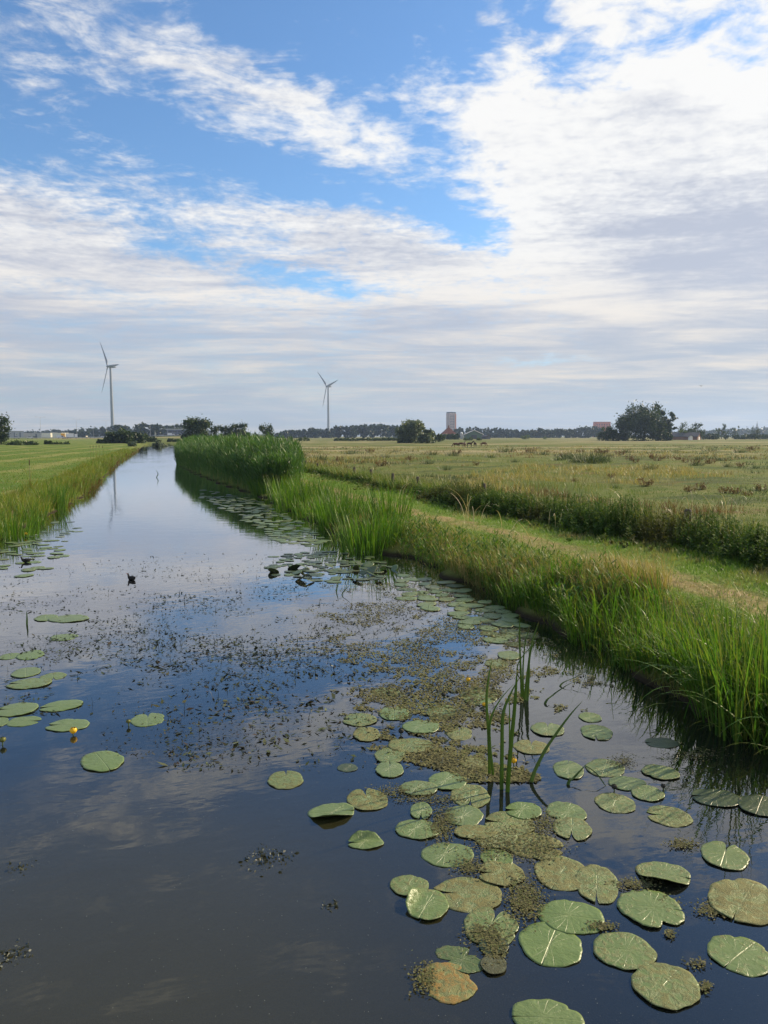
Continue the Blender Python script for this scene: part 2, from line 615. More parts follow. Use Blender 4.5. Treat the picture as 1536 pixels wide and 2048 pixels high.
def mat_ground():
    m, T, o = new_mat('meadow')
    pos = T.n('ShaderNodeNewGeometry').outputs['Position']
    s = T.n('ShaderNodeSeparateXYZ')
    T.put(s.inputs[0], pos)
    x, y, z = s.outputs
    zl, zp, zt = T.attr('left'), T.attr('pasture'), T.attr('track')
    n1 = T.noise(T.mapping(pos, scale=(1, 0.8, 1)), 0.16, 5, 0.6, 0.5)
    n2 = T.noise(pos, 1.3, 5, 0.65, 0.4)
    n3 = T.noise(pos, 9.0, 4, 0.7)
    band = T.noise(T.mapping(pos, rot=(0, 0, R(-8)), scale=(0.05, 0.02, 0.05)), 1.0, 4, 0.6, 0.6)
    green = T.mix(n3, (0.045, 0.085, 0.014), (0.115, 0.165, 0.03))
    straw = T.mix(n3, (0.20, 0.15, 0.06), (0.36, 0.29, 0.14))
    olive = T.mix(n3, (0.072, 0.095, 0.020), (0.155, 0.175, 0.046))
    # left meadow: mown in swaths, pale clippings left in lines
    sw = T.m('SINE', T.m('ADD', T.m('MULTIPLY', T.m('ADD', x, T.m('MULTIPLY', y, -0.10)), 1.05), T.m('MULTIPLY', n1, 7.0)))
    swm = T.m('MULTIPLY', T.ss(T.m('ADD', sw, T.m('MULTIPLY', n2, 1.3)), 0.85, 1.9), 0.7)
    cl = T.mix(T.ss(n1, 0.4, 0.65), (0.090, 0.150, 0.022), (0.145, 0.185, 0.034))
    cl = T.mix(T.m('MULTIPLY', n3, 0.5), cl, green)
    cl = T.mix(swm, cl, (0.27, 0.25, 0.09))
    # mown track: straw in two wheel lines and green between
    e = T.attr('edge')
    tl = T.m('ADD', T.ss(T.m('ABSOLUTE', T.m('SUBTRACT', e, 2.45)), 0.75, 0.15), T.ss(T.m('ABSOLUTE', T.m('SUBTRACT', e, 1.45)), 0.5, 0.1, 0.0, 0.55))
    tm = T.ss(T.m('ADD', T.m('MULTIPLY', tl, 0.46), T.m('ADD', T.m('MULTIPLY', T.m('SUBTRACT', n2, 0.5), 1.1), T.m('MULTIPLY', n1, 0.35))), 0.30, 0.75)
    ct = T.mix(tm, T.mix(n3, (0.08, 0.15, 0.018), (0.15, 0.22, 0.035)), straw)
    # pasture: grazed olive green, patches of pale dead grass, brown weeds
    pm = T.ss(T.m('ADD', n1, T.m('MULTIPLY', T.m('SUBTRACT', n2, 0.5), 0.5)), 0.42, 0.62)
    cp = T.mix(pm, T.mix(n2, T.vm('SCALE', green, 0.95), olive), T.mix(0.18, olive, straw))
    rus = T.noise(T.mapping(pos, scale=(0.10, 0.24, 1)), 1.0, 4, 0.65, 0.5)
    cp = T.mix(T.ss(rus, 0.53, 0.64, 0.0, 0.85), cp, (0.055, 0.078, 0.026))
    rus2 = T.noise(T.mapping(pos, loc=(9, 4, 0), scale=(0.16, 0.34, 1)), 1.0, 4, 0.65, 0.5)
    cp = T.mix(T.ss(rus2, 0.58, 0.68, 0.0, 0.7), cp, (0.14, 0.085, 0.042))
    fp = T.noise(T.mapping(pos, scale=(0.012, 0.055, 1)), 1.0, 4, 0.6, 0.3)
    cp = T.mix(T.m('MULTIPLY', T.ss(y, 40.0, 110.0), T.ss(fp, 0.46, 0.60, 0.0, 0.85)), cp, (0.31, 0.26, 0.14))
    cp = T.mix(T.m('MULTIPLY', T.ss(y, 60.0, 140.0), T.ss(band, 0.52, 0.68, 0.0, 0.6)), cp, (0.09, 0.13, 0.035))
    col = T.mix(zl, olive, cl)
    col = T.mix(zt, col, ct)
    col = T.mix(zp, col, cp)
    col = T.mix(T.ss(z, 0.10, 0.02), col, (0.030, 0.024, 0.014))
    p = T.n('ShaderNodeBsdfPrincipled')
    T.put(p.inputs['Base Color'], col)
    p.inputs['Roughness'].default_value = 0.95
    p.inputs['Specular IOR Level'].default_value = 0.1
    b = T.n('ShaderNodeBump')
    b.inputs['Strength'].default_value = 0.9
    b.inputs['Distance'].default_value = 0.06
    T.put(b.inputs['Height'], T.m('ADD', T.m('MULTIPLY', n2, 1.0), n3))
    T.t.links.new(b.outputs[0], p.inputs['Normal'])
    T.t.links.new(p.outputs[0], o.inputs[0])
    return m


def build_ground():
    X = axis(-4000, 4200, -8.0, 15.0, 0.17, 1.09)
    Y = axis(-12, 4600, -4.0, 62.0, 0.28, 1.05)
    gx, gy = np.meshgrid(X, Y)
    x, y = gx.ravel(), gy.ravel()
    z = gz(x, y)
    V = np.stack([x, y, z], -1)
    nx, ny = len(X), len(Y)
    i = (np.arange(ny - 1) * nx)[:, None] + np.arange(nx - 1)[None, :]
    Q = np.stack([i, i + 1, i + 1 + nx, i + nx], -1).reshape(-1, 4)
    yc = np.clip(y, -9, 400)
    e = x - xr(np.minimum(yc, 30))
    at_ = {'left': sstep(xl(yc) - x, 0.8, 1.8), 'track': sstep(e, 0.5, 1.2) * (1 - sstep(e, 4.2, 4.8)) * (1 - sstep(y, 150, 190)),
           'pasture': sstep(e, 4.4, 5.2), 'edge': e}
    o = link('ground', mesh_np('ground', V, Q, mat_ground(), at_, smooth=True))
    return tag(o, 'flat polder meadow on both banks of the canal', 'ground', kind='structure')


build_ground()


def mat_water():
    m, T, o = new_mat('canal_water')
    pos = T.n('ShaderNodeNewGeometry').outputs['Position']
    n1 = T.noise(T.mapping(pos, rot=(0, 0, R(20)), scale=(1.0, 1.6, 1)), 1.7, 3, 0.55, 0.4)
    n2 = T.noise(T.mapping(pos, rot=(0, 0, R(-15)), scale=(1.0, 2.2, 1)), 6.0, 2, 0.5)
    patch = T.ss(T.noise(T.mapping(pos, scale=(0.35, 0.12, 1)), 1.0, 3, 0.6), 0.40, 0.62)
    b = T.n('ShaderNodeBump')
    b.inputs['Strength'].default_value = 0.4
    b.inputs['Distance'].default_value = 0.010
    T.put(b.inputs['Height'], T.m('ADD', T.m('MULTIPLY', n1, 0.6), T.m('MULTIPLY', T.m('MULTIPLY', n2, patch), 0.35)))
    fr = T.n('ShaderNodeFresnel')
    fr.inputs[0].default_value = 1.5
    T.t.links.new(b.outputs[0], fr.inputs['Normal'])
    gl = T.n('ShaderNodeBsdfGlossy')
    gl.inputs['Roughness'].default_value = 0.012
    gl.inputs[0].default_value = (0.93, 0.95, 1.0, 1)
    T.t.links.new(b.outputs[0], gl.inputs['Normal'])
    # peaty water: a little light comes back from the silt, some of the bed shows through
    df = T.n('ShaderNodeBsdfDiffuse')
    silt = T.noise(pos, 0.7, 4, 0.6)
    shoal = T.ss(T.vm('DISTANCE', pos, (-0.7, 3.6, 0)), 3.4, 0.6)          # stirred up mud at the near left
    T.put(df.inputs[0], T.mix(shoal, T.mix(silt, (0.008, 0.010, 0.009), (0.015, 0.017, 0.013)), T.mix(silt, (0.040, 0.037, 0.012), (0.056, 0.050, 0.016))))
    tr = T.n('ShaderNodeBsdfTransparent')
    tr.inputs[0].default_value = (0.55, 0.60, 0.42, 1)
    m1 = T.n('ShaderNodeMixShader')
    m1.inputs[0].default_value = 0.30
    T.t.links.new(df.outputs[0], m1.inputs[1])
    T.t.links.new(tr.outputs[0], m1.inputs[2])
    m2 = T.n('ShaderNodeMixShader')
    T.put(m2.inputs[0], T.m('MULTIPLY', fr.outputs[0], 1.45, clamp=True))
    T.t.links.new(m1.outputs[0], m2.inputs[1])
    T.t.links.new(gl.outputs[0], m2.inputs[2])
    T.t.links.new(m2.outputs[0], o.inputs[0])
    return m


def build_water():
    V = [(-7, -11, 0), (7.5, -11, 0), (7.5, END_Y + 3, 0), (-7, END_Y + 3, 0)]
    o = link('water', mesh_np('water', V, [(0, 1, 2, 3)], mat_water()))
    tag(o, 'still dark water of the straight canal', 'water', kind='structure')


build_water()
# ------------------------------------------------------------------ things far away
M = {
    'turbine': plain('turbine_white_paint', (0.27, 0.30, 0.34), 0.4, 0.06, 0.2),
    'blade': plain('blade_grey_paint', (0.22, 0.24, 0.28), 0.35, 0.06, 0.2),
    'red': plain('red_warning_paint', (0.55, 0.05, 0.03), 0.5),
    'bark': plain('bark', (0.075, 0.06, 0.045), 0.9, 0.4, 4.0),
    'willowbark': plain('pale_bark', (0.16, 0.14, 0.11), 0.9, 0.4, 4.0),
    'galv': plain('galvanised_steel', (0.42, 0.44, 0.46), 0.4, 0.1, 2.0, metal=0.5),
    'asphalt': plain('asphalt', (0.06, 0.06, 0.062), 0.9),
    'cream': plain('cream_cladding', (0.86, 0.78, 0.62), 0.6, 0.06, 0.1),
    'greyclad': plain('grey_cladding', (0.33, 0.33, 0.34), 0.6, 0.06, 0.1),
    'darkband': plain('dark_cladding', (0.07, 0.075, 0.085), 0.5, 0.1, 0.1),
    'bluegrey': plain('blue_grey_cladding', (0.09, 0.11, 0.18), 0.4, 0.1, 0.1),
    'glassd': plain('dark_window_glass', (0.03, 0.035, 0.045), 0.12, 0.1, 0.3, 0.6),
    'brick': plain('orange_brick', (0.50, 0.19, 0.10), 0.85, 0.12, 0.3),
    'panel': plain('grey_pink_panel', (0.40, 0.31, 0.30), 0.7, 0.08, 0.1),
    'concrete': plain('concrete', (0.36, 0.35, 0.33), 0.85, 0.15, 0.3),
    'tile': plain('red_roof_tile', (0.17, 0.065, 0.045), 0.8, 0.2, 1.0),
    'slate': plain('dark_roof_tile', (0.075, 0.072, 0.08), 0.75, 0.15, 1.0),
    'white': plain('white_paint', (0.80, 0.80, 0.78), 0.5, 0.06, 0.5),
    'greenclad': plain('green_cladding', (0.10, 0.16, 0.12), 0.6, 0.1, 0.3),
    'oldbrick': plain('old_brick', (0.22, 0.12, 0.085), 0.9, 0.2, 0.6),
    'stone': plain('grey_stone', (0.25, 0.24, 0.23), 0.9, 0.2, 0.3),
    'yellow': plain('yellow_truck_paint', (0.72, 0.36, 0.02), 0.4, 0.05, 0.5),
    'carwhite': plain('white_car_paint', (0.75, 0.76, 0.78), 0.3, 0.03, 0.5, 0.5),
    'carsilver': plain('silver_car_paint', (0.42, 0.44, 0.47), 0.3, 0.03, 0.5, 0.5),
    'cardark': plain('dark_car_paint', (0.03, 0.035, 0.05), 0.3, 0.03, 0.5, 0.5),
    'rubber': plain('tyre_rubber', (0.02, 0.02, 0.02), 0.8),
    'red_block': plain('red_orange_brick', (0.56, 0.16, 0.09), 0.85, 0.1, 0.1),
    'wood': plain('weathered_post_wood', (0.085, 0.07, 0.055), 0.9, 0.4, 12.0),
}


def px2m(px, depth):
    return px / F * depth


# ---- wind turbines
def make_turbine():
    root = thing('wind_turbine', 'nearer and taller white wind turbine standing beyond the far end of the canal', 'wind turbine')
    m = MB()
    m.tube([(0, 0, -1), (0, 0, 30), (0, 0, 65), (0, 0, 99)], [2.6, 2.3, 1.9, 1.45], 20)
    m.build('tower', M['turbine'], root)
    m = MB()
    m.tube([(0, 0, 98.4), (0, 0, 99.1)], [1.7, 1.7], 20)
    m.build('yaw_collar', M['blade'], root)
    # nacelle axis points along -X (rotor end) in the turbine's own frame
    m = MB()
    prof = [(-2.6, 1.35), (-1.6, 1.75), (3.0, 1.9), (6.6, 1.65), (8.0, 0.9)]
    P, Fc = [], []
    for (px, r) in prof:
        for k in range(12):
            a = 2 * PI * k / 12
            sq = 1.0 / max(abs(math.cos(a)), abs(math.sin(a))) ** 0.55
            P.append((px, r * math.cos(a) * sq * 0.95, 100.7 + r * math.sin(a) * sq))
    for i in range(len(prof) - 1):
        for k in range(12):
            Fc.append((i * 12 + k, i * 12 + (k + 1) % 12, (i + 1) * 12 + (k + 1) % 12, (i + 1) * 12 + k))
    Fc += [tuple(reversed(range(12))), tuple(range(48, 60))]
    m.add(P, Fc)
    nac = m.build('nacelle', M['turbine'], root)
    m = MB()
    m.box((5.2, 0, 103.2), (2.6, 2.2, 1.0))
    m.build('cooler', M['red'], nac)
    m = MB()
    m.tube([(5.2, 0, 103.6), (5.2, 0, 105.4)], 0.09, 6)
    m.build('wind_vane', M['galv'], nac)
    hub = MB()
    hub.tube([(-2.5, 0, 100.7), (-3.6, 0, 100.7), (-4.8, 0, 100.7), (-5.6, 0, 100.7), (-6.0, 0, 100.7)], [1.5, 1.75, 1.5, 0.9, 0.2], 16)
    hb = hub.build('hub', M['blade'], root)
    # one blade along +Z from the hub centre
    st = [(1.2, 0.9, 0.9, 0), (3, 0.95, 0.8, 8), (7, 2.0, 0.55, 20), (12, 1.9, 0.40, 13), (22, 1.45, 0.28, 7), (32, 1.0, 0.2, 3), (40, 0.42, 0.07, 1), (42.2, 0.10, 0.03, 0)]
    V, Fc = [], []
    for (z, c, t, tw) in st:
        for k in range(8):
            a = 2 * PI * k / 8
            yy, xx = c * math.cos(a) - (0.35 * c if z > 3 else 0), t * math.sin(a)
            q = R(tw)
            V.append((xx * math.cos(q) - yy * math.sin(q) - 0.0008 * z * z, xx * math.sin(q) + yy * math.cos(q), z))
    for i in range(len(st) - 1):
        for k in range(8):
            Fc.append((i * 8 + k, i * 8 + (k + 1) % 8, (i + 1) * 8 + (k + 1) % 8, (i + 1) * 8 + k))
    Fc.append(tuple(range(56, 64)))
    mb = MB(); mb.add(V, Fc, True)
    d = mb.data('rotor_blade', M['blade'])
    for k in range(3):
        b = link('rotor_blade', d, root, (-4.0, 0, 100.7))
        b.rotation_euler = (k * 2 * PI / 3, 0, 0)
    return root


def turn_rotor(root, phase):
    for k, b in enumerate([c for c in root.children if c.name.startswith('rotor_blade')]):
        b.rotation_euler = (phase + k * 2 * PI / 3, 0, 0)


tb = make_turbine()
tb.location = far(226, 1137, 0.3)
tb.rotation_euler = (0, 0, -YAW + R(43))
turn_rotor(tb, R(90))
tb2 = copy_tree(tb)
tb2.location = far(657, 1494, 0.3)
tb2.rotation_euler = (0, 0, -YAW + R(40))
turn_rotor(tb2, R(76))
for q in (tb, tb2): q['group'] = 'wind turbines on the horizon'
tb2['label'] = 'farther wind turbine standing in front of the long dark wood'


# ---- trees
def crown_pts(blobs, n, shell=0.55):
    """points through a crown made of clumps; blobs: (x, y, z, rx, ry, rz, weight)"""
    B = np.array(blobs, float)
    w = B[:, 6] / B[:, 6].sum()
    out = []
    for b, k in zip(B, (w * n).astype(int) + 1):
        nc = max(4, int(k / 34))
        u = rng.normal(size=(nc, 3)); u /= np.linalg.norm(u, axis=1)[:, None]
        r = rng.random(nc) ** 0.40
        cc = b[:3] + u * r[:, None] * b[3:6]
        size = b[3:6].mean() * 0.26
        idx = rng.integers(0, nc, k)
        out.append(cc[idx] + rng.normal(size=(k, 3)) * size * (0.55 + 0.6 * rng.random((k, 1))))
    return np.concatenate(out)


def clump_rnd(C, scale):
    """one shade per clump of leaves"""
    p = C / scale
    return np.clip(0.5 + 0.27 * (np.sin(p[:, 0] * 1.7 + 2 * np.sin(p[:, 2])) + np.sin(p[:, 1] * 1.9 + p[:, 2] * 1.3)) + rng.normal(0, 0.13, len(C)), 0, 1)


LEAF = {
    'dark': leafy('dark_tree_leaves', [(0.020, 0.040, 0.013), (0.034, 0.062, 0.017), (0.052, 0.086, 0.022)], trans=0.22),
    'mid': leafy('green_tree_leaves', [(0.026, 0.048, 0.014), (0.046, 0.078, 0.020), (0.07, 0.11, 0.028)], trans=0.28),
    'willow': leafy('grey_willow_leaves', [(0.080, 0.110, 0.066), (0.125, 0.16, 0.095), (0.18, 0.215, 0.135)], trans=0.25),
    'pale': leafy('yellow_green_leaves', [(0.06, 0.095, 0.025), (0.09, 0.14, 0.035), (0.13, 0.19, 0.05)], trans=0.3),
    'wood': leafy('far_wood_leaves', [(0.018, 0.034, 0.017), (0.030, 0.053, 0.026), (0.045, 0.075, 0.032)], trans=0.15),
}


def tree(name, label, cat, loc, H, W, leaf='dark', n=2600, kind='round', bark='bark', group=None, leafsize=None, seed_shift=0):
    """a tree standing at loc: tapered trunk with limbs, and a clumped crown"""
    root = thing(name, label, cat, loc, 0, group)
    r = W / 2
    blobs = []
    if kind == 'round':
        blobs.append((0, 0, H * 0.52, r * 0.74, r * 0.74, H * 0.44, 2.6))
        blobs.append((0, 0, H * 0.24, r * 0.66, r * 0.66, H * 0.22, 0.9))
        for k in range(11):
            a = 2 * PI * k / 11 + rng.uniform(-0.4, 0.4)
            hh = rng.uniform(0.16, 0.86)
            rr = r * rng.uniform(0.5, 0.78) * (1.05 - 0.75 * abs(hh - 0.45))
            s = r * rng.uniform(0.24, 0.42)
            blobs.append((rr * math.cos(a), rr * math.sin(a), H * hh, s, s, s * 0.8, 0.6))
    elif kind == 'bush':
        for k in range(10):
            a = rng.uniform(0, 2 * PI)
            rr = r * math.sqrt(rng.random()) * 0.8
            s = r * rng.uniform(0.25, 0.42)
            hz = H * (1 - 0.55 * (rr / r) ** 2) * rng.uniform(0.72, 1.0)
            blobs.append((rr * math.cos(a), rr * math.sin(a), max(hz - s * 0.55, 0.25 * H), s, s, min(s * 0.75, H * 0.45), 1))
            blobs.append((rr * math.cos(a), rr * math.sin(a), hz * 0.4, s, s, hz * 0.4, 0.7))
    elif kind == 'poplar':
        for k in range(9):
            hh = 0.18 + 0.80 * k / 8
            s = r * (0.95 - 0.75 * abs(hh - 0.42)) * rng.uniform(0.7, 1.0)
            blobs.append((rng.uniform(-0.25, 0.25) * r, rng.uniform(-0.25, 0.25) * r, H * hh, s, s, H * 0.085, 1))
    elif kind == 'open':       # ragged crown with sky between the limbs
        for k in range(17):
            a = rng.uniform(0, 2 * PI)
            hh = rng.uniform(0.14, 0.97)
            rr = r * rng.uniform(0.15, 0.95) * (1.0 - 0.62 * max(0, hh - 0.5))
            s = r * rng.uniform(0.17, 0.30)
            blobs.append((rr * math.cos(a), rr * math.sin(a), H * hh, s, s, s * 1.05, 1))
    C = crown_pts(blobs, int(n * 1.7))
    C[:, 2] = np.maximum(C[:, 2], 0.05)
    ls = leafsize or max(0.35, 0.06 * W)
    V, Q, rr_, t = leaf_quads(C, ls * rng.uniform(0.6, 1.3, len(C)), clump_rnd(C, W * 0.16))
    link('crown', mesh_np('crown', V, Q, LEAF[leaf], {'rnd': rr_, 't': t}), root)
    m = MB()
    tr = max(0.05, 0.022 * H)
    top = 0.75 * H if kind != 'bush' else 0.5 * H
    m.tube([(0, 0, -0.3), (0.02 * H, 0, top * 0.4), (-0.01 * H, 0.01 * H, top)], [tr * 1.3, tr * 0.9, tr * 0.25], 7)
    for b in blobs[1:8]:
        z0 = min(b[2] * 0.55, top * 0.7)
        m.tube([(0, 0, z0), (b[0] * 0.5, b[1] * 0.5, (z0 + b[2]) * 0.52), (b[0], b[1], b[2])], [tr * 0.5, tr * 0.32, tr * 0.1], 5)
    m.build('trunk', M[bark], root)
    return root


GL = 0.30   # level of the land far out


def ptree(px, base_y, top_y, wpx, label, leaf='dark', kind='round', name='tree', cat='tree', dep=None, **k):
    d = dep or (CAM_H - GL) * F / max(base_y - 872, 3)
    p = far(px, d)
    p.z = gzs(p.x, p.y)
    return tree(name, label, cat, p, (CAM_H - p.z) + px2m(872 - top_y, d), px2m(wpx, d), leaf, kind=kind, **k)


# left of the canal
ptree(-2, 888, 834, 46, 'dark tall tree cut off by the left edge of the photo', 'dark', n=3400)
ptree(252, 886.5, 860, 74, 'big low dark bush beside the far end of the canal', 'dark', 'bush', 'bush', 'bush', n=3200)
ptree(295, 884, 868, 40, 'smaller dark bush right against the big one at the canal end', 'dark', 'bush', 'bush', 'bush', n=1500)
ptree(204, 886.5, 877, 22, 'small round bush alone on the meadow edge left of the big bush', 'mid', 'bush', 'bush', 'bush', n=900)
ptree(96, 888, 878, 14, 'small bush standing alone below the white lorry road', 'mid', 'bush', 'bush', 'bush', n=700)
ptree(40, 889, 881, 52, 'long low dark hedge bush under the grey warehouse', 'mid', 'bush', 'bush', 'bush', n=1100)
ptree(124, 888, 883, 34, 'flat low bush under the cream warehouse', 'mid', 'bush', 'bush', 'bush', n=900)
ptree(266, 890, 881, 20, 'pale reedy willow bush on the left bank near the canal end', 'willow', 'bush', 'bush', 'bush', n=900, dep=165)
ptree(318, 889, 878, 28, 'rounded grey green willow bush on the right bank at the canal end', 'willow', 'bush', 'bush', 'bush', n=1200, dep=195)
ptree(342, 884, 876, 16, 'little dark bush in front of the motorway slope', 'mid', 'bush', 'bush', 'bush', n=700)
ptree(354, 884, 878, 14, 'lower dark bush beside the big round tree, by the motorway slope', 'mid', 'bush', 'bush', 'bush', n=600)
# behind the reed bed
ptree(396, 886, 838, 60, 'big dark round tree rising behind the left end of the reed bed', 'dark', n=4200)
ptree(430, 884, 850, 36, 'narrow dark tree right of the big round tree behind the reeds', 'dark', n=1800)
ptree(453, 884, 850, 32, 'middle tree of the dark row behind the reeds', 'dark', n=2200)
ptree(478, 884, 847, 46, 'wide spreading dark tree at the right end of the row behind the reeds', 'dark', n=3600)
ptree(533, 884, 849, 34, 'lone dark round tree just left of the long wood', 'dark', n=2200)
ptree(513, 884, 864, 14, 'little bush left of the lone round tree', 'dark', 'bush', 'bush', 'bush', n=600)
ptree(578, 882, 873, 24, 'small rounded bush at the left foot of the long wood', 'mid', 'bush', 'bush', 'bush', n=700)
ptree(607, 882, 872, 26, 'second small rounded bush at the foot of the long wood', 'mid', 'bush', 'bush', 'bush', n=700)
# willows in the middle
ptree(822, 886, 843, 58, 'large grey green willow at the edge of the pasture', 'willow', 'round', bark='willowbark', n=5200, leafsize=0.7)
ptree(803, 886, 856, 34, 'grey green willow leaning against the left side of the large one', 'willow', 'bush', bark='willowbark', n=1800, leafsize=0.7)
ptree(853, 886.5, 857, 38, 'paler smaller willow right of the large one', 'willow', 'bush', bark='willowbark', n=2200, leafsize=0.7)
ptree(876, 884, 865, 24, 'dark olive bush between the willows and the farmhouse hedge', 'mid', 'bush', 'bush', 'bush', n=900)
for i, (px, tp) in enumerate(((932, 875), (942, 874), (958, 875))):
    ptree(px, 881, tp, 11, ['small bush under the left eave of the green barn', 'small bush below the middle of the green barn', 'small bush under the right eave of the green barn'][i], 'pale', 'bush', 'bush', 'bush', n=350)
ptree(1052, 878.5, 869, 20, 'pale green rounded bush in front of the distant pine wood', 'pale', 'bush', 'bush', 'bush', n=700)
ptree(1090, 878.5, 873, 9, 'tiny pale bush right of the rounded pale bush', 'pale', 'bush', 'bush', 'bush', n=250)
ptree(1198, 880, 872, 5, 'tiny dark sapling at the left foot of the farm trees', 'dark', 'bush', 'bush', 'bush', n=150)
# farm trees right
ptree(1288, 881, 817, 104, 'largest tree of the farm clump, broad and dark', 'dark', 'round', n=7000, leafsize=0.8)
ptree(1252, 880, 832, 44, 'ragged tree on the left shoulder of the farm clump', 'dark', 'open', n=2600, leafsize=0.7)
ptree(1306, 879.5, 813, 26, 'tall thin crown sticking up above the farm clump', 'dark', 'open', n=1700, leafsize=0.7)
ptree(1333, 881, 826, 36, 'ragged poplar at the right end of the farm clump', 'dark', 'open', n=2200, leafsize=0.7)
ptree(1322, 881, 845, 46, 'dense dark tree low in front of the ragged poplar', 'dark', 'round', n=2400, leafsize=0.7)
ptree(1217, 881, 855, 36, 'rounded grey tree at the left foot of the farm clump', 'mid', 'round', n=1500, leafsize=0.7)
ptree(1238, 881, 858, 42, 'low leafy tree between the rounded grey tree and the farm clump', 'mid', 'bush', n=1700, leafsize=0.7)
ptree(1203, 881, 862, 22, 'low bush below the red building', 'mid', 'bush', 'bush', 'bush', n=700)
ptree(1371, 880, 848, 30, 'mid green tree behind the dark barn roof', 'mid', 'round', n=1500, dep=520)
ptree(1395, 880, 848, 28, 'dark tree beside the mid green one behind the barn', 'dark', 'round', n=1400, dep=500)
ptree(1366, 880, 858, 22, 'pale rounded tree in front of the mid green one', 'pale', 'bush', n=700, dep=480)
ptree(1408, 879, 861, 7, 'small dark conical tree right of the barn trees', 'dark', 'poplar', n=300)
ptree(1443, 879, 850, 22, 'open crowned pale tree between the barn and the church', 'mid', 'open', n=1100, dep=620)
ptree(1452, 879, 861, 18, 'dark round tree below the open crowned one', 'dark', 'round', n=700)
ptree(1470, 878, 853, 20, 'thin open tree, second left of the church spire', 'mid', 'open', n=800, dep=760)
ptree(1510, 879, 857, 22, 'dark round tree at the foot of the church spire', 'dark', 'round', n=1000)
ptree(1493, 878, 861, 10, 'small round tree just left of the church tree', 'mid', 'round', n=300, dep=800)


# ---- far woods: each reads as one mass
def wood(name, label, spans, leaf, leafsz, per, kind='round'):
    """spans: (px0, px1, base_y, [tops...], depth)"""
    P, rr = [], []
    for (x0, x1, tops, d, step) in spans:
        n = max(2, int((x1 - x0) / step))
        for row in range(2):
            for i in range(n):
                px = x0 + (x1 - x0) * (i + rng.uniform(0.1, 0.9)) / n
                ty = np.interp((px - x0) / (x1 - x0), np.linspace(0, 1, len(tops)), tops) + rng.uniform(-1.0, 1.6) + row * rng.uniform(0, 2)
                dd = d + row * -14 + rng.uniform(-8, 8)
                p = far(px, dd)
                H = (CAM_H - GL) + px2m(872 - ty, dd)
                w = px2m(step * rng.uniform(0.7, 1.1), dd)
                if kind == 'round':
                    bl = [(0, 0, H * 0.66, w, w, H * 0.30, 1.0), (0, 0, H * 0.32, w, w, H * 0.32, 0.9), (rng.uniform(-.5, .5) * w, 0, H * 0.86, w * 0.5, w * 0.5, H * 0.11, 0.4)]
                else:
                    bl = [(0, 0, H * 0.30, w, w, H * 0.3, 1.0), (0, 0, H * 0.62, w * 0.55, w * 0.55, H * 0.22, 0.6), (0, 0, H * 0.85, w * 0.26, w * 0.26, H * 0.12, 0.35)]
                C = crown_pts(bl, int(per * 1.9), 0.5) + np.array([p.x, p.y, GL])
                C[:, 2] = np.maximum(C[:, 2], GL)
                P.append(C)
                rr.append(np.clip(rng.uniform(0.15, 0.85) + rng.normal(0, 0.2, len(C)), 0, 1))
    C = np.concatenate(P)
    V, Q, r, t = leaf_quads(C, leafsz * 1.15 * rng.uniform(0.6, 1.4, len(C)), np.concatenate(rr))
    o = link(name, mesh_np(name, V, Q, LEAF[leaf], {'rnd': r, 't': t}))
    return tag(o, label, 'wood', kind='stuff')


wood('far_wood', 'long dark wood behind the farther wind turbine', [(548, 660, [869, 861, 860, 857, 862], 900, 9), (655, 805, [856, 852, 850, 849, 850, 849, 851], 860, 8)], 'wood', 2.0, 150)
wood('far_wood', 'dark wood behind the motorway at the canal end', [(272, 375, [849, 848, 849, 852, 850, 851], 820, 8), (232, 256, [852, 851, 854], 800, 8)], 'wood', 2.0, 130)
wood('far_wood', 'bluish trees behind the warehouses and the nearer turbine', [(145, 232, [861, 858, 855, 853], 1000, 8), (45, 140, [864, 863, 861, 862], 1350, 7), (254, 275, [860, 858], 1000, 7)], 'wood', 2.2, 90)
wood('pine_wood', 'bluish pine wood right of the tower block', [(905, 960, [858, 854, 856, 853, 855], 900, 7), (955, 1065, [857, 855, 857, 859, 861], 950, 5)], 'wood', 1.8, 100, 'pine')
wood('far_wood', 'bluish wood between the pine wood and the farm trees', [(1060, 1205, [864, 856, 861, 858, 859, 855, 853, 856], 900, 7)], 'wood', 1.8, 110)
wood('far_wood', 'faint wooded skyline at the right edge behind the church', [(1330, 1540, [864, 863, 862, 861, 860, 858, 858], 1700, 9)], 'wood', 3.0, 60)
wood('low_hedge', 'low hedge along the far side of the pasture before the long wood', [(668, 800, [876, 877, 876, 876], 370, 4)], 'mid', 0.5, 60)
wood('low_hedge', 'clipped dark hedge in front of the farmhouse', [(880, 917, [868, 868, 868], 500, 3)], 'dark', 0.7, 160)
wood('low_hedge', 'hedges along the lane between the dark barn and the church', [(1383, 1440, [868, 867, 868], 560, 4), (1468, 1540, [870, 869, 870], 600, 4)], 'dark', 0.7, 70)


# ---- buildings
def face_yaw(px):
    """rotation that turns a building's -Y front towards the viewer"""
    d = ray(px, 872)
    return math.atan2(-d.x, d.y)


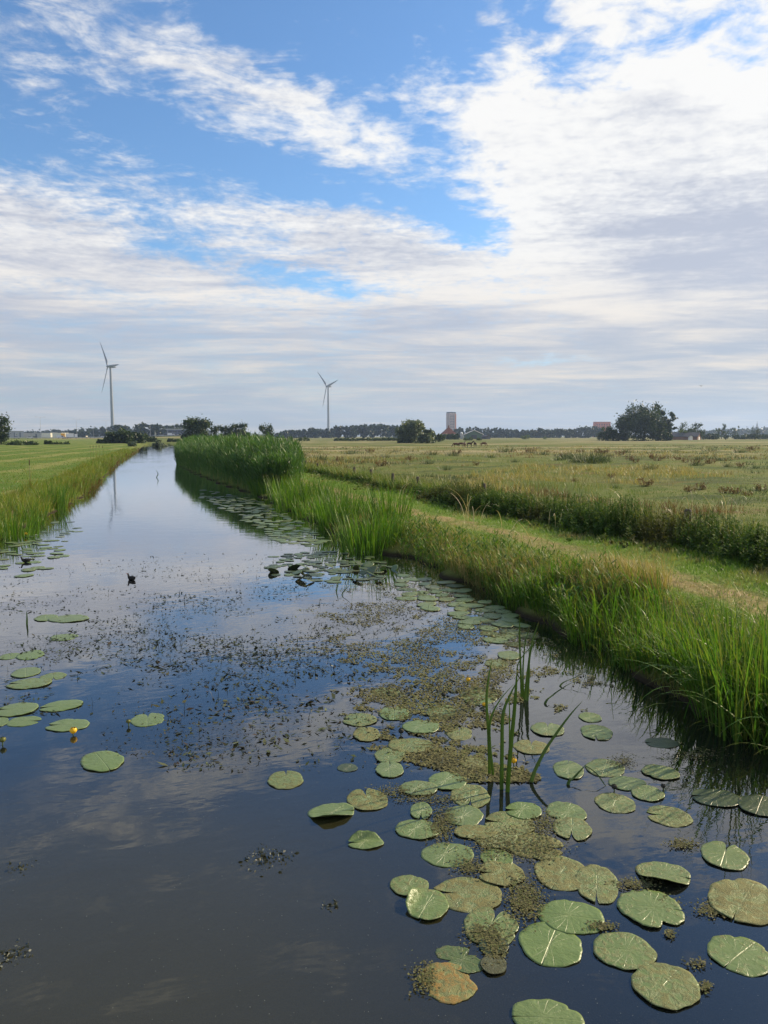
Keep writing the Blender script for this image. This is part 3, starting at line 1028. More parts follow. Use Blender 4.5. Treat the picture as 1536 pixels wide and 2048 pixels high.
def tower_block():
    D = 1540
    p = far(902, D, 0.2)
    root = thing('tower_block', 'tall narrow apartment tower with orange right side above the farmhouse', 'tower block', p, face_yaw(902) + R(40))
    W, Dp, H = 17.5, 10.5, 49
    m = MB(); m.box((0, 0, H / 2), (W, Dp, H)); m.build('wall', M['panel'], root)
    m = MB(); m.box((0, 0, H + 0.9), (W - 1.2, Dp - 1.2, 1.8)); m.box((0, 0, H + 2.0), (W + 0.6, Dp + 0.6, 0.5)); m.build('roof', M['darkband'], root)
    m = MB(); m.box((W / 2 + 0.25, 0, H / 2 - 1), (0.5, Dp + 0.5, H - 2)); m.box((W / 2 - 1.2, -Dp / 2 - 0.2, H / 2 - 1), (2.9, 0.4, H - 2)); m.build('brick_wall', M['brick'], root)
    wm = MB(); wm.box((0, 0, 0), (2.6, 0.2, 1.5)); wd = wm.data('window', M['glassd'])
    bm_ = MB(); bm_.box((0, 0, 0), (1.2, 3.2, 0.9)); bd = bm_.data('balcony', M['concrete'])
    for k in range(14):
        for x in (-6.2, -2.3, 1.7):
            link('window', wd, root, (x, -Dp / 2 - 0.03, 3 + k * 3.25))
        link('balcony', bd, root, (W / 2 + 1.0, -1.5 if k % 2 else 1.5, 3 + k * 3.25))
    return root


tower_block()


def red_block():
    D = 1500
    p = far(1203, D, 0.2)
    root = thing('apartment_block', 'low wide red brick building showing above the distant trees', 'building', p, face_yaw(1203) + R(20))
    m = MB(); m.box((0, 0, 14.5), (31, 16, 29), 0, 0.93); m.build('wall', M['red_block'], root)
    m = MB(); m.box((0, 0, 29.3), (29.6, 15.5, 0.7)); m.build('roof', M['oldbrick'], root)
    wm = MB(); wm.box((0, 0, 0), (2.4, 0.3, 1.6)); wd = wm.data('window', M['glassd'])
    for k in range(4):
        for x in range(6):
            w = link('window', wd, root, (-12 + x * 4.8, -8.02 + 0.0185 * (15 + k * 3.2) , 15 + k * 3.2))
    return root


red_block()


def farmhouse():
    D = 560
    p = far(897, D, 0.3)
    root = thing('farmhouse', 'farmhouse with steep red pyramid roof behind the clipped hedge', 'house', p, face_yaw(897) + R(10))
    m = MB(); m.box((0, 0, 1.9), (9.6, 9.6, 3.8)); m.build('wall', M['oldbrick'], root)
    e, zt, z0 = 5.5, 8.6, 3.6
    m = MB()
    m.add([(-e, -e, z0), (e, -e, z0), (e, e, z0), (-e, e, z0), (-0.5, -0.5, zt), (0.5, -0.5, zt), (0.5, 0.5, zt), (-0.5, 0.5, zt)],
          [(0, 1, 5, 4), (1, 2, 6, 5), (2, 3, 7, 6), (3, 0, 4, 7), (4, 5, 6, 7), (3, 2, 1, 0)])
    rf = m.build('roof', M['tile'], root)
    m = MB(); m.box((0, 0, zt + 0.75), (1.0, 1.0, 1.7)); m.build('chimney', M['oldbrick'], rf)
    m = MB()
    for a, b in (((-e, -e), (e, -e)), ((e, -e), (e, e))):
        m.tube([(a[0], a[1], z0), (b[0], b[1], z0)], 0.14, 6)
    m.build('gutter', M['white'], rf)
    for x in (-2.6, 2.6):
        m = MB(); m.box((x, -4.83, 2.2), (1.3, 0.1, 1.6)); m.build('window', M['glassd'], root)


farmhouse()


def gable_house(name, label, cat, px, D, W, L, eave, ridge, wall, roof, trim=None, rot=0.0, door=None, z=0.3):
    p = far(px, D, z)
    root = thing(name, label, cat, p, face_yaw(px) + R(rot))
    w, l = W / 2, L / 2
    m = MB()
    m.add([(-w, -l, 0), (w, -l, 0), (w, l, 0), (-w, l, 0), (-w, -l, eave), (w, -l, eave), (w, l, eave), (-w, l, eave), (0, -l, ridge), (0, l, ridge)],
          [(0, 1, 5, 8, 4), (2, 3, 7, 9, 6), (1, 2, 6, 5), (3, 0, 4, 7)])
    m.build('wall', M[wall], root)
    t, o = 0.18, 0.45
    m = MB()
    for s in (-1, 1):
        a = (ridge - eave) / w
        x0, z0 = s * (w + o), eave - a * o
        m.add([(x0, -l - o, z0 + 0.05), (0, -l - o, ridge + 0.05), (0, l + o, ridge + 0.05), (x0, l + o, z0 + 0.05),
               (x0, -l - o, z0 + 0.05 + t), (0, -l - o, ridge + 0.05 + t), (0, l + o, ridge + 0.05 + t), (x0, l + o, z0 + 0.05 + t)],
              [(0, 1, 2, 3), (7, 6, 5, 4), (0, 4, 5, 1), (2, 6, 7, 3), (0, 3, 7, 4)])
    rf = m.build('roof', M[roof], root)
    if trim:
        m = MB()
        for s in (-1, 1):
            m.tube([(s * (w + o), -l - o - 0.1, eave), (0, -l - o - 0.1, ridge + 0.25)], 0.2, 6)
        m.build('barge_board', M[trim], rf)
    if door:
        m = MB(); m.box((0, -l - 0.04, eave * 0.45), (W * 0.3, 0.12, eave * 0.9)); m.build('barn_door', M[door], root)
    return root


gable_house('barn', 'green gabled barn with white roof edges right of the farmhouse', 'barn', 946, 560, 13.0, 22, 3.4, 6.3, 'greenclad', 'greyclad', 'white', 4, 'darkband')
gable_house('barn', 'low dark roofed barn among the trees right of the farm clump', 'barn', 1368, 480, 9.0, 17.0, 2.0, 4.2, 'oldbrick', 'slate', None, 78, 'white')
gable_house('shed', 'dark low shed just right of the green barn', 'shed', 972, 540, 4.0, 5.0, 2.0, 2.8, 'darkband', 'slate', None, 40)
gable_house('shed', 'small white ended shed right of the dark barn', 'shed', 1381, 450, 1.8, 4.0, 2.0, 2.6, 'white', 'slate', None, 8)


def silo():
    root = thing('silo', 'small grey round silo between the farmhouse and the green barn', 'silo', far(923, 550, 0.3))
    m = MB(); m.tube([(0, 0, 0), (0, 0, 4.3)], [1.05, 1.05], 16); m.build('tank', M['galv'], root)
    m = MB(); m.tube([(0, 0, 4.3), (0, 0, 4.9), (0, 0, 5.2)], [1.15, 0.6, 0.12], 16); m.build('roof', M['white'], root)


silo()


def church():
    D = 2600
    root = thing('church', 'faint church tower with pointed spire on the right skyline', 'church', far(1513, D, 0), face_yaw(1513) + R(15))
    m = MB(); m.box((0, 0, 15), (7.6, 7.6, 30)); m.box((0, 0, 30.6), (8.4, 8.4, 1.2)); m.build('bell_tower', M['stone'], root)
    m = MB(); m.tube([(0, 0, 31.2), (0, 0, 34), (0, 0, 36.5)], [2.6, 2.5, 2.1], 8); m.build('lantern', M['stone'], root)
    m = MB(); m.tube([(0, 0, 36.5), (0, 0, 38.5), (0, 0, 50)], [2.3, 1.3, 0.1], 8); m.build('spire', M['slate'], root)
    m = MB(); m.box((16, 3, 9), (24, 11, 18)); m.build('nave', M['oldbrick'], root)


church()
p_ = far(1530, 2300, 0)
root_ = thing('town_building', 'faint grey block cut by the right edge beside the church', 'building', p_, face_yaw(1530))
m_ = MB(); m_.box((4, 0, 11), (44, 20, 22)); m_.build('wall', M['bluegrey'], root_)
m_ = MB(); m_.box((10, 0, 23.5), (26, 14, 5)); m_.build('roof', M['slate'], root_)


def warehouse(label, px0, px1, D, top, mat, bands=0, roof='greyclad'):
    pc = (px0 + px1) / 2
    turn = 38.0 if mat == 'cream' else 2.0
    W = px2m(px1 - px0, D) * (1.03 if turn < 10 else 1.02)
    H = px2m(872 - top, D) + CAM_H - 0.6
    root = thing('warehouse', label, 'warehouse', far(pc, D, 0.6), face_yaw(pc) + R(turn))
    m = MB(); m.box((0, 10, H / 2), (W, 20, H)); m.build('wall', M[mat], root)
    m = MB(); m.box((0, 10, H + 0.25), (W + 0.5, 20.5, 0.5)); m.build('roof', M[roof], root)
    for k in range(bands):
        m = MB(); m.box((-W / 2 + W * (k + 0.7) / (bands + 0.4), -0.06, H * 0.40), (W * 0.03 + 0.8, 0.3, H * 0.8)); m.build('loading_door', M['darkband'], root)
    return root


warehouse('grey warehouse with dark doors beside the left edge tree', 14, 44, 1250, 863.5, 'greyclad', 3)
warehouse('long pale grey low warehouse in the middle of the warehouse row', 44, 101, 1270, 867, 'concrete', 1)
warehouse('short cream warehouse section in the warehouse row', 101, 115, 1240, 866.5, 'cream', 1)
warehouse('long cream warehouse nearest to the wind turbine', 121.5, 181.5, 1200, 867, 'cream', 2, 'cream')


def office():
    D = 800
    root = thing('office_building', 'low dark blue office building behind the motorway slope', 'building', far(345, D, 1.0), face_yaw(345))
    W = px2m(54, D)
    m = MB(); m.box((0, 6, 4.0), (W, 12, 8.0)); m.build('wall', M['bluegrey'], root)
    m = MB(); m.box((-1.2, 6, 8.6), (W + 1.6, 13, 0.9)); m.build('roof', M['galv'], root)
    wm = MB(); wm.box((0, 0, 0), (3.4, 0.2, 1.5)); wd = wm.data('window', M['glassd'])
    for k in range(6):
        for z in (3.0, 6.0):
            link('window', wd, root, (-W / 2 + 2.6 + k * (W - 5) / 5, -0.04, z))
    m = MB(); m.box((-W / 2 - 2.2, 2, 4.2), (2.2, 2.2, 7.6), 0, 0.5); m.build('pylon_sign', M['cream'], root)


office()


# ---- motorway on its bank, rising to the right
def bank_h(px):
    return np.interp(px, [-150, 120, 200, 300, 345, 420, 520], [0.75, 0.85, 1.1, 2.0, 2.6, 3.0, 3.2])


RD = 560.0


def motorway():
    pxs = np.arange(-160, 545, 12.0)
    V, Vr = [], []
    for px in pxs:
        h = float(bank_h(px)) + 0.0
        for dd, z in ((-26, 0.15), (-11, h), (11, h), (26, 0.15)):
            p = far(px, RD + dd, z)
            V.append(p)
        for dd in (-9, 9):
            Vr.append(far(px, RD + dd, h + 0.03))
    n = len(pxs)
    Q = [(i * 4 + k, i * 4 + k + 4, i * 4 + k + 5, i * 4 + k + 1) for i in range(n - 1) for k in range(3)]
    at_ = {'left': np.zeros(len(V)), 'track': np.zeros(len(V)), 'pasture': np.ones(len(V)), 'edge': np.full(len(V), 9.0)}
    o = link('embankment', mesh_np('embankment', [tuple(v) for v in V], Q, bpy.data.materials['meadow'], at_, smooth=False))
    tag(o, 'grass bank carrying the motorway', 'embankment', kind='structure')
    o = link('road', mesh_np('road', [tuple(v) for v in Vr], [(i * 2, i * 2 + 2, i * 2 + 3, i * 2 + 1) for i in range(n - 1)], M['asphalt']))
    tag(o, 'motorway on the grass bank', 'road', kind='structure')
    root = thing('guard_rail', 'grey steel guard rail along the motorway bank', 'guard rail', far(150, RD - 9.6, 0))
    m = MB()
    pts = [far(px, RD - 9.6, float(bank_h(px)) + 0.62) - root.location for px in pxs]
    m.tube(pts, 0.16, 5)
    m.build('rail', M['galv'], root)
    m = MB()
    for px in np.arange(-160, 540, 4.0):
        q = far(px, RD - 9.5, float(bank_h(px))) - root.location
        m.box((q.x, q.y, q.z + 0.3), (0.12, 0.12, 0.7))
    o = m.build('rail_support', M['galv'], root)
    o['kind'] = 'stuff'


motorway()


def make_car(mat, van=False):
    root = thing('car', 'x', 'car')
    if van:
        prof = [(-2.5, 0.35), (2.5, 0.35), (2.55, 0.95), (2.1, 1.25), (1.5, 2.1), (-2.45, 2.2), (-2.5, 1.0)]
        w = 0.95
        win = [(1.02, 1.3, 1.9, 1.35), ]
    else:
        prof = [(-2.15, 0.32), (2.15, 0.32), (2.2, 0.7), (1.9, 0.88), (1.0, 0.98), (0.35, 1.45), (-1.2, 1.48), (-1.95, 1.0), (-2.2, 0.9)]
        w = 0.87
        win = []
    m = MB()
    n = len(prof)
    m.add([(x, -w, z) for x, z in prof] + [(x, w, z) for x, z in prof],
          [tuple(range(n)), tuple(reversed(range(n, 2 * n)))] + [((i + 1) % n, i, i + n, (i + 1) % n + n) for i in range(n)])
    m.build('body', mat, root)
    m = MB()
    if van: q = [(0.6, 1.25), (1.85, 1.25), (1.45, 1.95), (0.6, 1.98)]
    else: q = [(-1.75, 1.02), (0.85, 1.02), (0.3, 1.40), (-1.15, 1.42)]
    for y in (-w - 0.012, w + 0.012):
        m.add([(x, y, z) for x, z in q], [(0, 1, 2, 3)])
    m.build('side_window', M['glassd'], root)
    wm = MB(); wm.tube([(0, -0.12, 0), (0, 0.12, 0)], 0.33, 14); wd = wm.data('wheel', M['rubber'])
    for x in (-1.35, 1.35):
        for y in (-w + 0.1, w - 0.1):
            link('wheel', wd, root, (x, y, 0.33))
    return root


def on_road(o, px, lane, label, flip=False, group=None):
    o.location = far(px, RD + lane, float(bank_h(px)) + 0.035)
    o.rotation_euler = (0, 0, face_yaw(px) + (PI if flip else 0))
    o['label'] = label
    if group: o['group'] = group
    return o


cw, cs, cdk, cv = make_car(M['carwhite']), make_car(M['carsilver']), make_car(M['cardark']), make_car(M['carwhite'], True)
for o in (cv,): o['category'] = 'van'; o.name = 'van'
G = 'vehicles on the motorway'
on_road(cw, 208, -5, 'white car on the motorway just left of the nearer wind turbine', group=G)
on_road(cs, 185, -5, 'silver car on the motorway right of the cream warehouse', group=G)
on_road(cdk, 169, -5, 'dark car on the motorway in front of the cream warehouse', group=G)
on_road(cv, 121, -4, 'white van on the motorway left of the yellow lorry', group=G)
on_road(copy_tree(cs), 200, 4, 'silver car on the far lane, left of the white car by the turbine', True, G)
on_road(copy_tree(cw), 60, -5, 'white car on the motorway below the long pale warehouse', group=G)
on_road(copy_tree(cdk), 68, 4, 'dark car right of the white car below the pale warehouse', True, G)
on_road(copy_tree(cs), 33, -5, 'silver car on the motorway below the grey warehouse', group=G)
on_road(copy_tree(cv), 342.5, -5, 'white van on the motorway in front of the blue office', group=G)
on_road(copy_tree(cdk), 351, -4, 'dark car behind the white van before the blue office', group=G)
on_road(copy_tree(cs), 361, -5, 'silver car near the right end of the blue office', group=G)
on_road(copy_tree(cs), 325, -5, 'silver car near the left end of the blue office', group=G)


def lorry(px, label, cabmat, boxmat, L, lane):
    root = thing('lorry', label, 'lorry', (0, 0, 0), 0, G)
    m = MB(); m.box((-1.0, 0, 2.15), (L, 2.5, 2.6)); m.build('cargo_box', boxmat, root)
    m = MB(); m.box((L / 2 + 0.35, 0, 1.75), (2.0, 2.4, 2.6), 0, 0.94); cb_ = m.build('cab', cabmat, root)
    m = MB(); m.box((L / 2 + 1.33, 0, 2.3), (0.06, 2.0, 0.9)); m.build('windscreen', M['glassd'], cb_)
    m = MB(); m.box((0, 0, 0.72), (L + 1.5, 1.0, 0.26)); m.build('chassis', M['cardark'], root)
    wm = MB(); wm.tube([(0, -0.15, 0), (0, 0.15, 0)], 0.5, 14); wd = wm.data('wheel', M['rubber'])
    for x in (-L / 2 + 0.5, -L / 2 + 1.7, L / 2 + 0.4):
        for y in (-1.05, 1.05): link('wheel', wd, root, (x, y, 0.5))
    on_road(root, px, lane, label, False, G)


lorry(129, 'yellow lorry on the motorway in front of the cream warehouse', M['yellow'], M['yellow'], 2.6, -3)
lorry(143, 'lorry with long white box on the motorway in front of the cream warehouse', M['carwhite'], M['carwhite'], 5.0, -6)


def make_lamp():
    root = thing('street_lamp', 'x', 'street lamp')
    m = MB(); m.tube([(0, 0, -0.5), (0, 0, 7), (0, 0, 15)], [0.16, 0.12, 0.08], 8); m.build('pole', M['galv'], root)
    m = MB(); m.tube([(-2.4, 0, 15.1), (0, 0, 14.9), (2.4, 0, 15.1)], [0.05, 0.06, 0.05], 6); m.build('arm', M['galv'], root)
    hm = MB(); hm.box((0, 0, 0), (0.9, 0.35, 0.16)); hd = hm.data('lamp_head', M['greyclad'])
    for x in (-2.7, 2.7): link('lamp_head', hd, root, (x, 0, 15.12))
    return root


lm = make_lamp()
lamps = [(82, 838, 'tall thin motorway lamp over the long pale warehouse'), (154, 841, 'tall motorway lamp with double arm over the cream warehouse'),
         (213, 843, 'motorway lamp just left of the nearer turbine mast'), (301, 847, 'motorway lamp left of the blue office'),
         (335, 852, 'motorway lamp in front of the blue office'), (30, 858, 'short looking motorway lamp over the grey warehouse'),
         (187, 858, 'small distant lamp between the cream warehouse and the turbine'), (350, 856, 'fainter motorway lamp right of the one before the blue office')]
for i, (px, top, lab) in enumerate(lamps):
    o = lm if i == 0 else copy_tree(lm)
    d = RD + 12
    z0 = float(bank_h(px))
    o.location = far(px, d, z0)
    s = (CAM_H + px2m(872 - top, d) - z0) / 15.1
    o.scale = (s, s, s)
    o.rotation_euler = (0, 0, face_yaw(px) + R(10))
    o['label'] = lab
    o['group'] = 'lamp posts along the motorway'


# ---- haze: one box of even air round everything
def haze():
    m, T, o = new_mat('haze_air')
    v = T.n('ShaderNodeVolumePrincipled')
    v.inputs['Color'].default_value = (0.50, 0.68, 1.0, 1)
    v.inputs['Density'].default_value = HAZE
    v.inputs['Anisotropy'].default_value = 0.25
    T.t.links.new(v.outputs[0], o.inputs['Volume'])
    mb = MB()
    mb.box((100, 2300, 78), (8600, 4800, 160))
    ob = mb.build('haze', m)
    tag(ob, 'thin bluish haze over the polder', 'haze', kind='stuff')


HAZE = 0.00017
if not os.environ.get('NOHAZE'): haze()
# ------------------------------------------------------------------ grass, reeds and herbs
G_ = {
    'reed': leafy('reed_leaves', [(0.032, 0.090, 0.024), (0.060, 0.140, 0.034), (0.095, 0.19, 0.044)], tip=(0.16, 0.19, 0.07), tip_at=0.85, trans=0.34),
    'iris': leafy('iris_leaves', [(0.034, 0.10, 0.010), (0.068, 0.16, 0.014), (0.115, 0.21, 0.020)], tip=(0.20, 0.17, 0.04), tip_at=0.88, trans=0.44, rough=0.45, spec=0.3),
    'sedge': leafy('sedge_leaves', [(0.030, 0.085, 0.012), (0.058, 0.145, 0.016), (0.10, 0.20, 0.024), (0.16, 0.19, 0.035)], tip=(0.19, 0.18, 0.06), tip_at=0.88, trans=0.42, rough=0.5, spec=0.22),
    'rushleaf': leafy('rush_leaves', [(0.024, 0.055, 0.010), (0.040, 0.085, 0.013), (0.058, 0.105, 0.018)], tip=(0.16, 0.15, 0.04), tip_at=0.9, trans=0.3, rough=0.45, spec=0.3),
    'mixed': leafy('bank_grass_leaves', [(0.045, 0.12, 0.012), (0.085, 0.175, 0.020), (0.145, 0.205, 0.030), (0.23, 0.22, 0.065)], tip=(0.27, 0.24, 0.08), tip_at=0.84, trans=0.36,
                   patch=(0.17, 0.17, 0.045), patch_scale=0.7),
    'straw': leafy('dry_grass_leaves', [(0.18, 0.15, 0.05), (0.28, 0.23, 0.085), (0.36, 0.31, 0.14), (0.14, 0.18, 0.035)], trans=0.36),
    'rusty': leafy('rusty_bank_leaves', [(0.11, 0.055, 0.018), (0.15, 0.085, 0.022), (0.13, 0.145, 0.028), (0.08, 0.15, 0.02)], trans=0.34),
    'leftgrass': leafy('left_bank_leaves', [(0.065, 0.15, 0.014), (0.115, 0.21, 0.022), (0.19, 0.25, 0.035), (0.25, 0.235, 0.055)], tip=(0.26, 0.21, 0.06), tip_at=0.84, trans=0.40,
                       patch=(0.185, 0.185, 0.035), patch_scale=0.55),
    'lawn': leafy('lawn_blades', [(0.055, 0.14, 0.012), (0.095, 0.195, 0.018), (0.15, 0.24, 0.03)], trans=0.36, patch=(0.24, 0.20, 0.085), patch_scale=0.9),
    'pasture': leafy('pasture_blades', [(0.055, 0.10, 0.018), (0.085, 0.14, 0.026), (0.115, 0.165, 0.034), (0.19, 0.19, 0.07)], trans=0.34,
                     patch=(0.19, 0.175, 0.07), patch_scale=0.14),
    'nettle': leafy('nettle_leaves', [(0.028, 0.066, 0.013), (0.056, 0.112, 0.020), (0.11, 0.17, 0.036)], trans=0.34, rough=0.7, spec=0.12, patch=(0.075, 0.075, 0.024), patch_scale=0.45),
    'rush': leafy('rush_stems', [(0.030, 0.060, 0.022), (0.05, 0.085, 0.03), (0.085, 0.11, 0.04)], trans=0.2),
    'dock': leafy('dock_stems', [(0.12, 0.06, 0.026), (0.17, 0.10, 0.042), (0.13, 0.13, 0.045)], trans=0.25),
    'deadstem': leafy('bleached_stems', [(0.42, 0.35, 0.20), (0.52, 0.45, 0.28)], trans=0.2),
    'brownhead': plain('cattail_brown', (0.045, 0.022, 0.012), 0.9),
}


def scatter(n, x0, x1, y0, y1, power=1.0):
    """ground positions, denser near the camera for power > 1"""
    u = rng.random(n)
    if power == 1.0:
        y = y0 + (y1 - y0) * u
    else:
        q = 1 - power
        y = (y0 ** q + u * (y1 ** q - y0 ** q)) ** (1 / q)
    return x0 + (x1 - x0) * rng.random(n), y


def stuff(name, label, parts, mat, cat='plants'):
    o = link(name, blade_mesh(name, parts, mat))
    return tag(o, label, cat, kind='stuff')


def pos3(x, y, dz=-0.02):
    return np.stack([x, y, gz(x, y) + dz], -1)


# ---- reed bed
def reed_bed():
    n = 5200
    y = 32 + (86 - 32) * rng.random(n) ** 1.15
    w = np.interp(y, [32, 36, 45, 60, 75, 86], [1.6, 3.2, 4.6, 5.0, 4.4, 2.5])
    xo = np.interp(y, [32, 40, 60, 80, 86], [0.25, 0.2, 0.05, 0.1, 0.4])
    u = rng.random(n) ** 1.25
    x = xr(y) + xo - 0.25 + u * w
    z = np.maximum(gz(x, y), -0.25)
    hh = rng.uniform(1.45, 2.30, n) * np.interp(y, [32, 34.5, 40, 86], [0.72, 0.95, 1.0, 0.97]) * (0.86 + 0.16 * np.clip(u * 3, 0, 1))
    hh *= 0.93 + 0.10 * np.sin(x * 1.3 + y * 0.7) * np.sin(y * 0.41)
    hh *= 1 - 0.22 * np.clip(u, 0, 1) ** 2.2
    base = np.stack([x, y, z], -1)
    az = rng.normal(PI, 0.9, n)
    st = blades(base, hh, 0.012, az, rng.normal(0.02, 0.05, n), rng.uniform(0.05, 0.25, n), 4, prof='strip')
    parts = [st]
    for k in range(9):
        f = rng.uniform(0.25, 1.0, n) if k < 7 else rng.uniform(0.88, 1.0, n)
        b = base + np.stack([np.cos(az) * 0.04 * hh * f, np.sin(az) * 0.04 * hh * f, hh * f * 0.97], -1)
        la = az + rng.normal(0, 1.1, n)
        parts.append(blades(b, rng.uniform(0.32, 0.6, n), rng.uniform(0.022, 0.036, n), la, rng.uniform(0.15, 0.5, n), rng.uniform(0.4, 1.2, n), 3,
                            rnd=np.clip(rng.normal(0.5, 0.25, n), 0, 1), prof='leaf'))
    stuff('reed_bed', 'tall dense bed of green reeds standing in the canal edge', parts, G_['reed'], 'reeds')


reed_bed()


# ---- iris clumps (each a plant of its own)
def clump_mesh(name, n, rad, h0, h1, w0, w1, mat, seg=6, curve=(0.1, 0.55), spread=0.32, droop=0.0):
    r = rad * np.sqrt(rng.random(n))
    a = rng.uniform(0, 2 * PI, n)
    base = np.stack([r * np.cos(a), r * np.sin(a), np.full(n, -0.12)], -1)
    lean = spread * (r / rad) * rng.uniform(0.4, 1.2, n)
    cv = rng.uniform(curve[0], curve[1], n)
    k = rng.random(n) < droop
    cv = np.where(k, rng.uniform(1.3, 2.2, n), cv)
    return blade_mesh(name, [blades(base, rng.uniform(h0, h1, n), rng.uniform(w0, w1, n), a + rng.normal(0, 0.5, n), lean, cv, seg)], mat)


IRIS = [clump_mesh('iris_leaves', 150, 0.55, 0.85, 1.38, 0.020, 0.034, G_['iris'], droop=0.06),
        clump_mesh('iris_leaves', 110, 0.45, 0.75, 1.25, 0.020, 0.032, G_['iris'], droop=0.06),
        clump_mesh('iris_leaves', 190, 0.75, 0.8, 1.30, 0.020, 0.034, G_['iris'], droop=0.05)]
iris_spots = [(532, 992, 2, 0.8, 'low iris clump half hidden in the reeds at the water edge'), (560, 1002, 0, 0.85, 'iris clump standing in the water just before the reed bed'), (585, 1020, 2, 0.85, 'iris clump at the water edge above the pad carpet'), (612, 1034, 1, 0.9, 'slender iris clump second from the pad carpet edge'), (660, 1020, 2, 0.7, 'low iris clump on the bank behind the bushy one'), (548, 985, 1, 0.85, 'iris clump at the near foot of the reed bed'), (575, 990, 2, 0.9, 'iris clump behind the one at the foot of the reeds'),
              (598, 1012, 0, 0.85, 'third iris clump from the reed bed, at the water edge'), (625, 1012, 2, 0.9, 'iris clump between the reed bed and the tallest clump, on the bank'),
              (640, 1045, 1, 0.95, 'slim iris clump leaning over the carpet of lily pads'), (672, 1060, 0, 0.95, 'bushy iris clump left of the tallest clump'),
              (705, 1050, 2, 0.95, 'broad iris clump on the bank behind the tallest clump'), (735, 1104, 0, 1.0, 'tallest dark iris clump standing in the water at the bend of the bank'),
              (770, 1098, 1, 1.0, 'iris clump touching the right side of the tallest clump'), (775, 1065, 2, 0.85, 'iris clump on the bank above the raised lily pads'),
              (700, 1088, 1, 0.8, 'low iris clump in front of the bushy clump'), (1130, 1215, 1, 0.62, 'short iris clump in the near sedge right of the dry grass')]
iris0 = None
for (px, py, k, s, lab) in iris_spots:
    p = at(px, py, 0.0)
    o = link('iris_clump', IRIS[k], None, (p.x, p.y, max(gzs(p.x, p.y), -0.1)), rng.uniform(0, 6.28), s)
    tag(o, lab, 'iris', 'iris clumps along the right bank')


def near_clump():
    """the big clump cut by the right edge, with arching leaves"""
    p = at(1492, 1478, 0.0)
    n = 190
    r = 0.5 * np.sqrt(rng.random(n)); a = rng.uniform(0, 2 * PI, n)
    base = np.stack([r * np.cos(a), r * np.sin(a) * 1.2, np.full(n, -0.1)], -1)
    up = blades(base, rng.uniform(0.8, 1.4, n), rng.uniform(0.014, 0.024, n), a + rng.normal(0, 0.6, n), 0.30 * r / 0.5 * rng.uniform(0.3, 1.2, n), rng.uniform(0.1, 0.6, n), 8)
    m = 46
    a2 = rng.uniform(1.9, 4.6, m)
    b2 = np.stack([rng.normal(0, 0.25, m), rng.normal(0, 0.3, m), np.full(m, -0.05)], -1)
    ar = blades(b2, rng.uniform(0.8, 1.25, m), rng.uniform(0.014, 0.022, m), a2, rng.uniform(0.3, 0.6, m), rng.uniform(1.2, 2.1, m), 10)
    m = 34
    a3 = rng.uniform(2.2, 4.4, m)
    b3 = np.stack([rng.normal(-0.1, 0.2, m), rng.normal(-0.1, 0.35, m), np.full(m, 0.0)], -1)
    lo = blades(b3, rng.uniform(0.4, 0.75, m), rng.uniform(0.010, 0.018, m), a3, rng.uniform(0.8, 1.25, m), rng.uniform(0.3, 0.8, m), 6, rnd=rng.uniform(0.6, 1.0, m))
    o = link('sedge_clump', blade_mesh('sedge_clump', [up, ar, lo], G_['sedge']), None, (p.x + 0.3, p.y + 0.1, 0.02))
    tag(o, 'largest sedge clump with long arching leaves, cut by the right edge', 'sedge')


near_clump()


